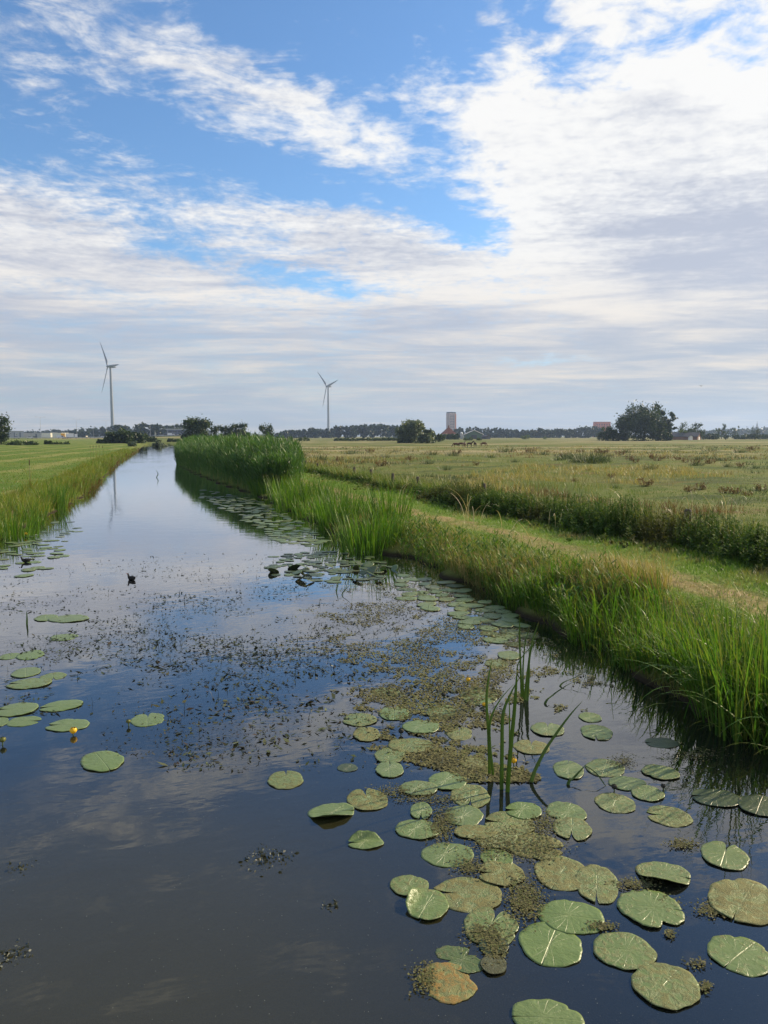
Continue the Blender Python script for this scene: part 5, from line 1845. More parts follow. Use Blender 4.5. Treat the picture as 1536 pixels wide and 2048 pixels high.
def put_pad(px, py, w, h, label, kind='c', rot=None, group='lily pads near the bridge', alg=None, meshes=None, skew=0.0):
    """a pad whose outline spans w x h pixels of the photograph; kind c clean, l light algae, a algae, b brown, d dark, t torn, f folded, o orange"""
    ux, uy = basis(px, py)
    c = at(px, py)
    wx, wy = ux.length * w / 2, uy.length * h / 2
    # long axis: along the wider of the two
    view = math.atan2(uy.y, uy.x)
    side = math.atan2(ux.y, ux.x)
    if wx >= wy:
        L, S, ang = wx, wy, side
    else:
        L, S, ang = wy, wx, view
    ang += R(skew)
    r = (S / L) / 0.80
    ang += PI * rng.integers(0, 2) if rot is None else R(rot)
    me = (PADT if 't' in kind else PADF if 'f' in kind else meshes or PADS)
    me = me[int(rng.integers(0, len(me)))]
    lvl[0] = (lvl[0] + 0.0021) % 0.0085
    o = link('lily_pad', me, None, (c.x, c.y, 0.003 + lvl[0]), ang)
    o.scale = (L * 0.97, L * r * 0.97, L * 0.9)
    A = {'c': 0.10, 'l': 0.30, 'a': 0.45, 'b': 0.55, 'o': 0.85, 'd': 0.2}
    base = [q for q in kind if q in A]
    o['algae'] = float(A[base[0]] if base else 0.15) + float(rng.uniform(-0.06, 0.06))
    o['brown'] = 1.0 if 'o' in kind else (0.16 if 'b' in kind else 0.0)
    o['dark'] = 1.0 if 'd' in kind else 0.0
    return tag(o, label, 'lily pad', group)


near_pads = [
    (1101, 1888, 127, 88, 'c', 'smoothest clean pad, largest of the front group, notch towards the bottom right', 180, 14),
    (1144, 1835, 128, 68, 'c', 'clean pad with a line of specks behind the smoothest front pad', None, 12),
    (1246, 1903, 125, 72, 'l', 'round pad with algae rim, touching the speckled brown pad at the bottom', 180, 10),
    (1332, 1972, 131, 95, 'a', 'olive speckled pad at the bottom, right of the round pad with algae rim', None, 24),
    (1482, 1910, 120, 78, 'l', 'pale pad with a dark water patch, cut by the right edge', 180, 28),
    (1097, 2040, 145, 80, 'c', 'bright green pad cut off by the bottom edge', 0, 5),
    (1325, 1750, 103, 55, 'lf', 'pad with curled up edge and a bitten hole by the right side', None, 20),
    (1298, 1818, 128, 76, 'lt', 'torn ragged pad with half its blade eaten away', 180, 10),
    (1124, 1746, 110, 70, 'b', 'brown crusted pad overlapping a greener pad below the rushes', None, 18),
    (1194, 1767, 92, 76, 'a', 'light olive pad with notch at its foot beside the brown crusted pad', None, 0),
    (1449, 1713, 93, 53, 'l', 'plain grey green pad left of the dark reflection at the right edge', None, 8),
    (1490, 1802, 132, 92, 'b', 'wide brown overgrown pad at the right edge, partly sunk', None, 15),
    (1339, 1633, 90, 40, 'a', 'small speckled pad alone in the white cloud reflection', None, 10),
    (1131, 1625, 80, 39, 'l', 'pale round pad lying on the rim of an algae covered one', None, 0),
    (1144, 1658, 82, 44, 'a', 'algae covered pad half under the pale round one', None, 0),
    (1048, 1623, 72, 35, 'c', 'clean small pad just below the stems of the rushes', None, 0),
    (1230, 1606, 80, 40, 'a', 'algae mottled pad below the bent leaf', None, 8),
    (1254, 1568, 75, 30, 'l', 'pad with a curled dark rim between the bent leaf and the grey pads', None, 8),
    (1294, 1588, 66, 30, 'l', 'small pad touching the one with the curled dark rim', None, 5),
    (1320, 1546, 73, 27, 'l', 'grey green pad farthest right before the dark bank reflection', None, 8),
    (1210, 1537, 80, 37, 'l', 'wide pad behind the bent leaf', None, 8),
    (1137, 1541, 62, 36, 'l', 'pale pad left of the bent leaf', None, 0),
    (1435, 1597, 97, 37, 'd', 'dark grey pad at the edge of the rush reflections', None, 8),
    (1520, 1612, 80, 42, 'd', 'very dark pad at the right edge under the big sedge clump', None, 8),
    (1068, 1692, 112, 56, 'b', 'large crusted pad in the middle of the algae cluster', None, 14),
    (1020, 1648, 104, 48, 'a', 'crusted pad behind the large one in the algae cluster', None, 10),
    (988, 1676, 92, 46, 'a', 'crusted pad at the left of the algae cluster', None, 5),
    (952, 1666, 88, 30, 'b', 'narrow reddish brown pad in the algae cluster', None, 0),
    (662, 1625, 93, 41, 'cf', 'clean folded pad at the left end of the front chain of pads', None, -8),
    (735, 1600, 85, 45, 'b', 'brown crusted pad touching the clean folded pad', None, -10),
    (836, 1660, 78, 48, 'l', 'round notched pad beside the brown duckweed patch', 90, 0),
    (842, 1623, 44, 35, 'l', 'small pad tucked behind the round notched pad', None, 0),
    (897, 1710, 104, 50, 'c', 'clean oval pad in the middle of the front chain', None, 5),
    (993, 1717, 66, 38, 'c', 'small clean pad right of the clean oval pad', None, 8),
    (897, 1563, 78, 36, 'c', 'clean pad in front of the open water left of the rushes', None, 5),
    (839, 1578, 62, 37, 'l', 'notched pad left of the clean pad by the open water', 90, 0),
    (927, 1631, 82, 43, 'c', 'heart shaped clean pad left of the algae cluster', None, 0),
    (940, 1592, 82, 46, 'a', 'olive pad behind the heart shaped clean one', None, 0),
    (820, 1773, 80, 46, 'a', 'olive oval pad at the left of the lower chain', None, 0),
    (855, 1811, 97, 62, 'lf', 'greenish folded pad below the olive oval pad', None, 20),
    (937, 1789, 138, 72, 'b', 'largest brown pad of the lower chain with a curved seam', None, 5),
    (981, 1855, 115, 76, 'a', 'big olive pad with a pale rib above the orange withered leaf', None, 15),
    (987, 1893, 60, 40, 'd', 'dark sunk pad under the big olive one', None, 0),
    (987, 1932, 52, 42, 'bd', 'brown half sunk leaf right of the curled green leaf', None, 0),
    (894, 1965, 118, 86, 'ot', 'orange brown withered leaf at the bottom, crumbling at its rim', None, 10),
    (732, 1686, 72, 28, 'cf', 'leaf with only its green half above the water', None, -5),
    (779, 1511, 60, 32, 'l', 'upper one of two pads left of the algae raft', None, 0),
    (779, 1541, 62, 31, 'c', 'lower one of two pads left of the algae raft', None, 0),
    (694, 1536, 42, 18, 'd', 'half sunk small leaf left of the two pads', None, 0),
    (571, 1561, 78, 36, 'a', 'lone algae grained pad in the dark blue water in the middle', None, 0),
    (1003, 1748, 92, 52, 'b', 'broken brown pad below the small clean one', None, 0),
    (204, 1523, 80, 41, 'l', 'tilted pad alone in the dark water at the left', None, -16),
    (295, 1440, 70, 26, 'c', 'clean round pad, rightmost of the left group', None, 0),
    (137, 1451, 82, 25, 'c', 'wide pad with the yellow flower bud at its edge', None, -3),
    (124, 1412, 63, 27, 'c', 'notched pad behind the one with the yellow bud', 90, 0),
    (34, 1420, 80, 26, 'c', 'long pad with a dark lifted rim at the left edge', None, -5),
    (47, 1443, 62, 20, 'c', 'flat pad in front of the one with the lifted rim', None, -3),
    (2, 1444, 30, 18, 'c', 'pad cut by the left edge of the photo', None, 0),
    (52, 1346, 58, 19, 'c', 'pale round pad above the left group', None, 0),
    (60, 1368, 84, 20, 'l', 'long faded pad below the pale round one', None, -6),
    (106, 1353, 50, 15, 'l', 'faint pad right of the long faded one', None, -4),
    (127, 1275, 55, 13, 'c', 'thin looking clean pad, single on the left water', None, 0),
    (92, 1236, 48, 13, 'l', 'darker pad of a touching pair on the left water', None, 0),
    (137, 1238, 80, 15, 'l', 'longer pad of a touching pair on the left water', None, -4),
    (20, 1313, 45, 12, 'c', 'left one of two pale pads under the left bank', None, 0),
    (61, 1311, 50, 18, 'c', 'right one of two pale pads under the left bank', None, 0),
    (720, 1440, 72, 26, 'a', 'algae speckled pad at the left border of the algae raft', None, 0),
    (733, 1470, 60, 28, 'b', 'yellowish crusted pad at the left border of the algae raft', None, 0),
    (772, 1386, 58, 22, 'a', 'crusted pad behind the speckled ones at the raft border', None, 0),
    (1180, 1435, 45, 20, 'l', 'small round pad in the bright reflection right of the rushes', None, 0),
    (1193, 1465, 68, 30, 'l', 'larger of the two pads in the bright reflection', None, 0),
    (1095, 1460, 66, 28, 'l', 'pad behind the single slanting leaf', None, 0),
    (958, 1391, 80, 38, 'l', 'pale pad left of the tall rush stems', None, 0),
    (883, 1425, 60, 28, 'l', 'pale pad in the algae raft, nearest to the small dark bud', None, 0),
    (788, 1428, 66, 26, 'c', 'clean bright pad at the left of the algae raft', None, 0),
    (843, 1455, 66, 30, 'c', 'bright notched pad in the algae raft', 90, 0),
    (918, 1467, 56, 28, 'a', 'speckled pad in the algae raft, right of the bright notched one', None, 0),
    (1063, 1495, 72, 30, 'b', 'crusted pad behind the front rush stems', None, 0),
    (948, 1526, 56, 26, 'b', 'yellowish crusted scrap left of the front rush stems', None, 0),
    (820, 1492, 92, 30, 'a', 'wide olive pad in front of the algae raft', None, 0),
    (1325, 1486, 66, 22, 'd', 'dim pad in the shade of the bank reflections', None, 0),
    (1003, 1232, 36, 9, 'c', 'upper of two clean pads by the shaded bank', None, 0),
    (1014, 1242, 38, 11, 'c', 'lower of two clean pads by the shaded bank', None, 0),
    (955, 1239, 50, 11, 'l', 'pad in the blue reflection left of the two by the bank', None, 0),
    (1018, 1312, 46, 18, 'l', 'round pad left of the farther rush stems', None, 0),
    (993, 1328, 52, 17, 'l', 'pad touching the round one left of the farther rush stems', None, 0),
]
for q in near_pads:
    put_pad(q[0], q[1], q[2], q[3], q[5], q[4], q[6], skew=-q[7])


def in_poly(px, py, poly):
    c = False
    j = len(poly) - 1
    for i in range(len(poly)):
        if (poly[i][1] > py) != (poly[j][1] > py) and px < (poly[j][0] - poly[i][0]) * (py - poly[i][1]) / (poly[j][1] - poly[i][1]) + poly[i][0]:
            c = not c
        j = i
    return c


patches = [
    ([(395, 975), (520, 1000), (600, 1045), (650, 1080), (640, 1095), (560, 1085), (470, 1030), (400, 995)], 70, 120, (0.24, 0.36), 'l', 'pale lily pad in the crowded carpet below the reed bed', 'lily pad carpet below the reed bed'),
    ([(535, 1112), (640, 1100), (745, 1115), (800, 1140), (760, 1165), (600, 1165), (530, 1145)], 58, 50, (0.18, 0.29), 'x', 'dark lily pad in the tangled patch below the tallest iris clump', 'dark lily pads below the tallest iris'),
    ([(800, 1150), (900, 1165), (1010, 1225), (1060, 1255), (1040, 1300), (960, 1270), (880, 1225), (790, 1190)], 38, 10, (0.28, 0.38), 'l', 'greyish lily pad in the scattered row along the right bank', 'lily pads along the right bank'),
    ([(0, 1085), (60, 1065), (115, 1040), (165, 1048), (150, 1075), (90, 1110), (0, 1140)], 34, 16, (0.18, 0.30), 'l', 'lily pad in the mat below the left bank', 'lily pads below the left bank'),
    ([(100, 1105), (165, 1090), (150, 1130), (60, 1150), (0, 1190), (10, 1150)], 9, 0, (0.26, 0.38), 'l', 'lily pad drifting between the two moorhens and the left bank', 'drifting lily pads by the moorhens'),
]
far_pads = []
for poly, n, n_more, (l0, l1), kd, lab, grp in patches:
    xs, ys = [p[0] for p in poly], [p[1] for p in poly]
    got, tries = [], 0
    while len(got) < n + n_more and tries < 40000:
        tries += 1
        px, py = rng.uniform(min(xs), max(xs)), rng.uniform(min(ys), max(ys))
        if not in_poly(px, py, poly): continue
        c = at(px, py)
        if any((c - g).length < (l0 * 0.72 if kd != 'x' else l0 * 0.5) + 0.08 * rng.random() for g in got): continue
        if not (xl(c.y) - 0.1 < c.x < xr(c.y) + 0.05): continue
        got.append(c)
    got.sort(key=lambda g: g.length)
    for i, c in enumerate(got):
        L = rng.uniform(l0, l1) / 2
        if i >= n:            # the smallest ones far out join the carpet
            far_pads.append((c.x, c.y, L, rng.uniform(0, 6.28), kd))
            continue
        o = link('lily_pad', PADL[int(rng.integers(0, 5))], None, (c.x, c.y, 0.004 + 0.009 * rng.random()), rng.uniform(0, 6.28))
        o.scale = (L, L, L)
        o['algae'] = float(rng.uniform(0.05, 0.45)); o['brown'] = 0.0
        o['dark'] = 0.0
        if kd == 'x':
            o['dark'] = float(rng.choice([0.3, 0.6, 0.8, 0.95]))
            if rng.random() < 0.36:       # leaves pushed up out of the water by the crowd
                o.location.z += 0.03
                o.rotation_euler = (rng.uniform(-0.6, 0.6), rng.uniform(-0.6, 0.6), rng.uniform(0, 6.28))
        tag(o, lab, 'lily pad', grp)


def pad_carpet():
    mt = leafy('far_lily_pads', [(0.03, 0.045, 0.018), (0.085, 0.125, 0.04), (0.115, 0.165, 0.06), (0.14, 0.16, 0.06)], trans=0.05, rough=0.35, spec=0.45)
    V, Q, Rn, b = [], [], [], 0
    for x, y, L, a, kd in far_pads:
        me = PADL[int(rng.integers(0, 4))]
        co = np.empty(len(me.vertices) * 3, dtype=np.float32)
        me.vertices.foreach_get('co', co)
        co = co.reshape(-1, 3) * L
        ca, sa = math.cos(a), math.sin(a)
        V.append(np.stack([co[:, 0] * ca - co[:, 1] * sa + x, co[:, 0] * sa + co[:, 1] * ca + y, co[:, 2] + 0.004 + 0.008 * rng.random()], -1))
        lp = np.empty(len(me.loops), dtype=np.int32)
        me.loops.foreach_get('vertex_index', lp)
        Q.append(lp.reshape(-1, 4) + b)
        Rn.append(np.full(len(co), rng.random() if kd != 'x' else rng.random() * 0.5))
        b += len(co)
    Rn = np.concatenate(Rn)
    o = link('lily_pad_carpet', mesh_np('lily_pad_carpet', np.concatenate(V), np.concatenate(Q), mt, {'rnd': Rn, 't': np.zeros(len(Rn))}, smooth=True))
    tag(o, 'smallest lily pads filling the crowded carpets along both banks', 'lily pads', kind='stuff')


pad_carpet()


# the torn green leaf beside the withered one, half sunk
p_ = at(918, 1918)
o_ = link('torn_leaf', pad_mesh(0, torn=0.62, lift=0.05), None, (p_.x, p_.y, 0.002), 2.4, (0.125, 0.115, 0.10))
o_['algae'], o_['brown'], o_['dark'] = 0.3, 0.0, 0.55
tag(o_, 'torn ragged dark green leaf just above the orange withered one', 'leaf')


# ---- yellow flowers
yel = plain('yellow_petals', (0.72, 0.42, 0.015), 0.45, 0.15, 20.0)
yelc = plain('yellow_stigma', (0.50, 0.40, 0.04), 0.6, 0.15, 20.0)
grst = plain('green_stalk', (0.06, 0.10, 0.025), 0.6, 0.2, 10.0)
budm = plain('green_bud', (0.12, 0.13, 0.03), 0.5, 0.2, 10.0)
darkb = plain('dark_seed_pod', (0.02, 0.022, 0.016), 0.6, 0.2, 10.0)


def cup(mb, r, h, z0, closed=0.5):
    """five overlapping petals closing over a ball"""
    for k in range(5):
        a0 = 2 * PI * k / 5
        V, Fc = [], []
        for i in range(6):
            f = i / 5
            rr = r * math.sin(0.35 + (PI - 0.35) * (0.12 + closed * f)) * (1 + 0.05 * (k % 2))
            zz = z0 + h * f
            for j in range(6):
                a = a0 + (j / 5 - 0.5) * 1.55 * (1 - 0.35 * f * f)
                V.append((rr * math.cos(a), rr * math.sin(a), zz - 0.1 * h * abs(j / 5 - 0.5) * f))
        for i in range(5):
            for j in range(5):
                Fc.append((i * 6 + j, i * 6 + j + 1, i * 6 + j + 7, i * 6 + j + 6))
        mb.add(V, Fc, True)


flowers = [(147, 1470, 14, 'open yellow water lily flower at the edge of the wide left pad', 'y', 0.02), (1027, 1536, 12, 'round yellow water lily bud beside the front rush stems', 'y', 0.045), (936, 1371, 9, 'small yellow water lily flower behind the pale pad of the algae raft', 'y', 0.05),
           (257, 1452, 9, 'greenish yellow bud between the left pads and the clean round pad', 'g', 0.03), (6, 1490, 12, 'dull yellow bud at the left edge of the photo', 'g', 0.03), (52, 1074, 6, 'tiny yellow flower under the left bank', 'y', 0.06), (968, 1417, 8, 'tiny yellow bud left of the front rush stems', 'y', 0.03),
           (802, 1470, 11, 'dark seed pod floating beside the bright pads of the algae raft', 'd', 0.02), (887, 1402, 9, 'dark bud standing up in the algae raft', 'd', 0.05), (1228, 1582, 11, 'dark bud on the rim of the pads below the bent leaf', 'd', 0.02), (1326, 1580, 9, 'dark bud right of the small touching pads', 'd', 0.02)]
for px, py, w, lab, k, st in flowers:
    p = at(px, py)
    r = basis(px, py)[0].length * w / 2
    root = thing('water_lily_flower' if k != 'd' else 'seed_pod', lab, 'flower' if k != 'd' else 'seed pod', (p.x, p.y, 0.0), rng.uniform(0, 6.28), 'yellow water lilies' if k != 'd' else 'dark pods on the water')
    m = MB(); m.tube([(0.01, 0, -0.15), (0.004, 0, 0.0), (0, 0, st)], [0.005, 0.005, 0.005], 6); m.build('stalk', grst, root)
    m = MB(); cup(m, r, r * 1.5, st, 0.62); m.build('petals', {'y': yel, 'g': budm, 'd': darkb}[k], root)
    m = MB()
    m.tube([(0, 0, st), (0, 0, st + r * 1.0), (0, 0, st + r * 1.35)], [r * 0.55, r * 0.62, r * 0.25], 10); m.build('stigma' if k != 'd' else 'seed_head', yelc if k == 'y' else budm if k == 'g' else darkb, root)


# ---- rush stems standing in the water
def leaf_strip(pts, w, width_dir=None):
    """one flat tapering leaf through the points, folded a little along its rib"""
    P = [Vector(p) for p in pts]
    # resample along a smooth curve
    out = []
    for i in range(len(P) - 1):
        p0, p1, p2, p3 = P[max(i - 1, 0)], P[i], P[i + 1], P[min(i + 2, len(P) - 1)]
        for k in range(6):
            t = k / 6
            out.append(0.5 * ((2 * p1) + (p2 - p0) * t + (2 * p0 - 5 * p1 + 4 * p2 - p3) * t * t + (3 * p1 - p0 - 3 * p2 + p3) * t ** 3))
    out.append(P[-1])
    V, Q, t_ = [], [], []
    n = len(out)
    wd = width_dir or Vector((CY, SY, 0)).normalized()
    for i, p in enumerate(out):
        s = i / (n - 1)
        ww = w * 0.5 * max(0.06, min(1.0, 1.15 - 0.2 * s) * (1 - s ** 3.0) ** 0.8)
        nrm = Vector((-wd.y, wd.x, 0)) * ww * 0.45
        V += [tuple(p - wd * ww), tuple(p + nrm), tuple(p + wd * ww)]
        t_ += [s] * 3
    for i in range(n - 1):
        for j in range(2):
            Q.append((i * 3 + j, i * 3 + j + 1, i * 3 + j + 4, i * 3 + j + 3))
    V, Q = np.array(V), np.array(Q)
    return V, Q, np.full(len(V), rng.uniform(0.2, 0.8)), np.array(t_)


def stem_through(root, pix, w_px, mat, away=0.0):
    """a leaf whose points are pixels of the photograph, standing in the upright plane at its foot and leaning `away` from the viewer"""
    foot = at(*pix[0])
    d0 = (foot - Vector((0, 0, CAM_H))).to_2d().length
    pts = [Vector((foot.x, foot.y, -0.25))]
    for i, (px, py) in enumerate(pix):
        r_ = ray(px, py)
        # distance grows slowly along the leaf so that it leans
        k = (d0 + away * i / max(len(pix) - 1, 1)) / math.hypot(r_.x, r_.y)
        pts.append(Vector((r_.x * k, r_.y * k, CAM_H + r_.z * k)))
    V, Q, r, t = leaf_strip([p - root.location for p in pts], w_px / F * d0 * 0.92)
    return link('leaf', mesh_np('leaf', V, Q, mat, {'rnd': r, 't': t}, smooth=True), root)


def rush_stand(label, foot, stems, mat=None):
    p = at(*foot)
    root = thing('rush_stand', label, 'rush', (p.x, p.y, 0.0), 0, 'rush stems standing in the open water')
    for pix, w, aw in stems:
        stem_through(root, pix, w, mat or G_['rushleaf'], aw)


rush_stand('front stand of tall stiff rush leaves in the water', (1000, 1565), [
    ([(979, 1550), (977, 1470), (973, 1400), (978, 1350), (985, 1318)], 7, 0.1),
    ([(986, 1552), (980, 1490), (981, 1440), (1000, 1400), (1030, 1366)], 6, 0.1),
    ([(1003, 1580), (1004, 1500), (1006, 1430), (1020, 1390), (1042, 1350)], 9, 0.15),
    ([(1015, 1585), (1021, 1500), (1028, 1430), (1032, 1375), (1034, 1340)], 10, 0.0),
    ([(1018, 1560), (1019, 1490), (1019, 1420), (1018, 1395)], 4, 0.0)])
rush_stand('farther stand of slim rush leaves behind the front one', (1050, 1400), [
    ([(1043, 1395), (1041, 1330), (1039, 1270), (1040, 1228)], 5, 0.0),
    ([(1047, 1398), (1046, 1340), (1050, 1290), (1060, 1250)], 4, 0.1),
    ([(1050, 1400), (1056, 1340), (1064, 1285), (1078, 1243)], 6, 0.2),
    ([(1055, 1402), (1058, 1350), (1060, 1310), (1076, 1262)], 5, 0.1),
    ([(1034, 1340), (1040, 1320), (1056, 1300), (1070, 1285)], 3, 0.1)])
rush_stand('single leaf slanting to the right out of the water', (1062, 1566), [([(1062, 1566), (1085, 1510), (1112, 1468), (1140, 1430), (1165, 1402)], 9, 0.4)])
rush_stand('short slanting leaf with yellow tip behind the single one', (1092, 1408), [([(1090, 1408), (1106, 1390), (1130, 1373), (1150, 1362)], 6, 0.3), ([(1120, 1372), (1150, 1355), (1178, 1340)], 5, 0.2)])
rush_stand('bent leaf broken into a sharp angle over the water', (1136, 1566), [
    ([(1136, 1570), (1148, 1555), (1160, 1542), (1170, 1531)], 8, 0.15)])
_p = at(1136, 1566)
_b = [o for o in bpy.data.objects if o.name.startswith('rush_stand')][-1]
# the broken half comes down again to the water on the right
_q = at(1216, 1574)
_top = None
for o in _b.children: _top = Vector(o.data.vertices[-2].co)
V_, Q_, r_, t_ = leaf_strip([_top, (_top + (_q - _p)) * 0.5 + Vector((0, 0, 0.02)), _q - _p + Vector((0, 0, -0.02))], 0.014)
link('leaf', mesh_np('leaf', V_, Q_, G_['rushleaf'], {'rnd': r_, 't': t_}, smooth=True), _b)
rush_stand('thin dark stick standing in the left water', (54, 1248), [([(54, 1249), (54, 1235), (53, 1222)], 4, 0.0)])
rush_stand('two thin crossed stems in the open water beyond the dark pads', (680, 1190), [([(673, 1183), (675, 1172), (677, 1163)], 2.5, 0.0), ([(684, 1190), (692, 1178), (702, 1168)], 2.5, 0.1)])
rush_stand('small bent stem far up the canal', (313, 955), [([(313, 955), (316, 948), (312, 940)], 2, 0.0)])


# ---- small floating stuff
def flakes(px, py, size, tilt, rnd, z=0.004, long=1.0):
    """little leaf bits lying on the water at pixels"""
    n = len(px)
    X = (px - 768) / F; Yv = -(py - 1024) / F
    dx, dy, dz = X, CP + Yv * SP, -SP + Yv * CP
    wx, wy = dx * CY - dy * SY, dx * SY + dy * CY
    k = -CAM_H / dz
    C = np.stack([wx * k, wy * k, np.full(n, z) + rng.uniform(0, 0.004, n)], -1)
    a = rng.uniform(0, 6.28, n)
    u = np.stack([np.cos(a), np.sin(a), np.zeros(n)], -1)
    v = np.stack([-np.sin(a), np.cos(a), np.zeros(n)], -1)
    tl = tilt * rng.random(n)
    u2 = u * np.cos(tl)[:, None] + np.array([0, 0, 1.0]) * np.sin(tl)[:, None]
    v2 = v + np.array([0, 0, 1.0]) * (rng.normal(0, 0.25, n) * (tilt > 0.1))[:, None]
    s = size[:, None]
    lo = s * long
    V = np.stack([C - u2 * lo * 0.2, C + u2 * lo * 0.3 + v2 * s * 0.5 * rng.uniform(0.6, 1, (n, 1)), C + u2 * lo * rng.uniform(0.8, 1.2, (n, 1)), C + u2 * lo * 0.35 - v2 * s * 0.5 * rng.uniform(0.6, 1, (n, 1))], 1).reshape(-1, 3)
    return V, np.arange(4 * n).reshape(n, 4), np.repeat(rnd, 4), np.tile([0.0, 0.5, 1.0, 0.5], n)


def in_water(px, py, pad=0.1):
    X = (px - 768) / F; Yv = -(py - 1024) / F
    dx, dy, dz = X, CP + Yv * SP, -SP + Yv * CP
    wx, wy = dx * CY - dy * SY, dx * SY + dy * CY
    k = -CAM_H / dz
    return (wx * k < xr(wy * k) - pad) & (wx * k > xl(wy * k) + pad), wx * k, wy * k


def vnoise(x, y, sc, ph):
    x, y = x * sc, y * sc
    return (np.sin(x * 1.0 + ph + 1.5 * np.sin(y * 0.8 + ph)) + np.sin(y * 1.3 + 2 * ph + 1.2 * np.sin(x * 1.1)) + 0.7 * np.sin(x * 2.3 + y * 1.9 + ph * 3) + 0.5 * np.sin(x * 4.1 - y * 3.7 + ph)) / 3.2


WM = {
    'shoots': leafy('dark_water_shoots', [(0.010, 0.014, 0.008), (0.024, 0.032, 0.012), (0.055, 0.070, 0.022), (0.040, 0.026, 0.014), (0.11, 0.13, 0.05)], trans=0.15, rough=0.5, spec=0.3),
    'algae': leafy('floating_algae', [(0.050, 0.050, 0.024), (0.10, 0.095, 0.042), (0.165, 0.155, 0.066), (0.11, 0.135, 0.042), (0.20, 0.17, 0.085)], trans=0.05, rough=0.8, spec=0.15),
    'duck': leafy('rotting_duckweed', [(0.045, 0.046, 0.020), (0.085, 0.085, 0.036), (0.14, 0.128, 0.058), (0.09, 0.115, 0.034)], trans=0.05, rough=0.8, spec=0.15),
    'white': leafy('pollen_specks', [(0.24, 0.26, 0.24), (0.15, 0.17, 0.14)], trans=0.1, rough=0.6),
    'weed': leafy('sunken_weed', [(0.030, 0.036, 0.026), (0.06, 0.07, 0.05), (0.11, 0.12, 0.10)], trans=0.1),
}


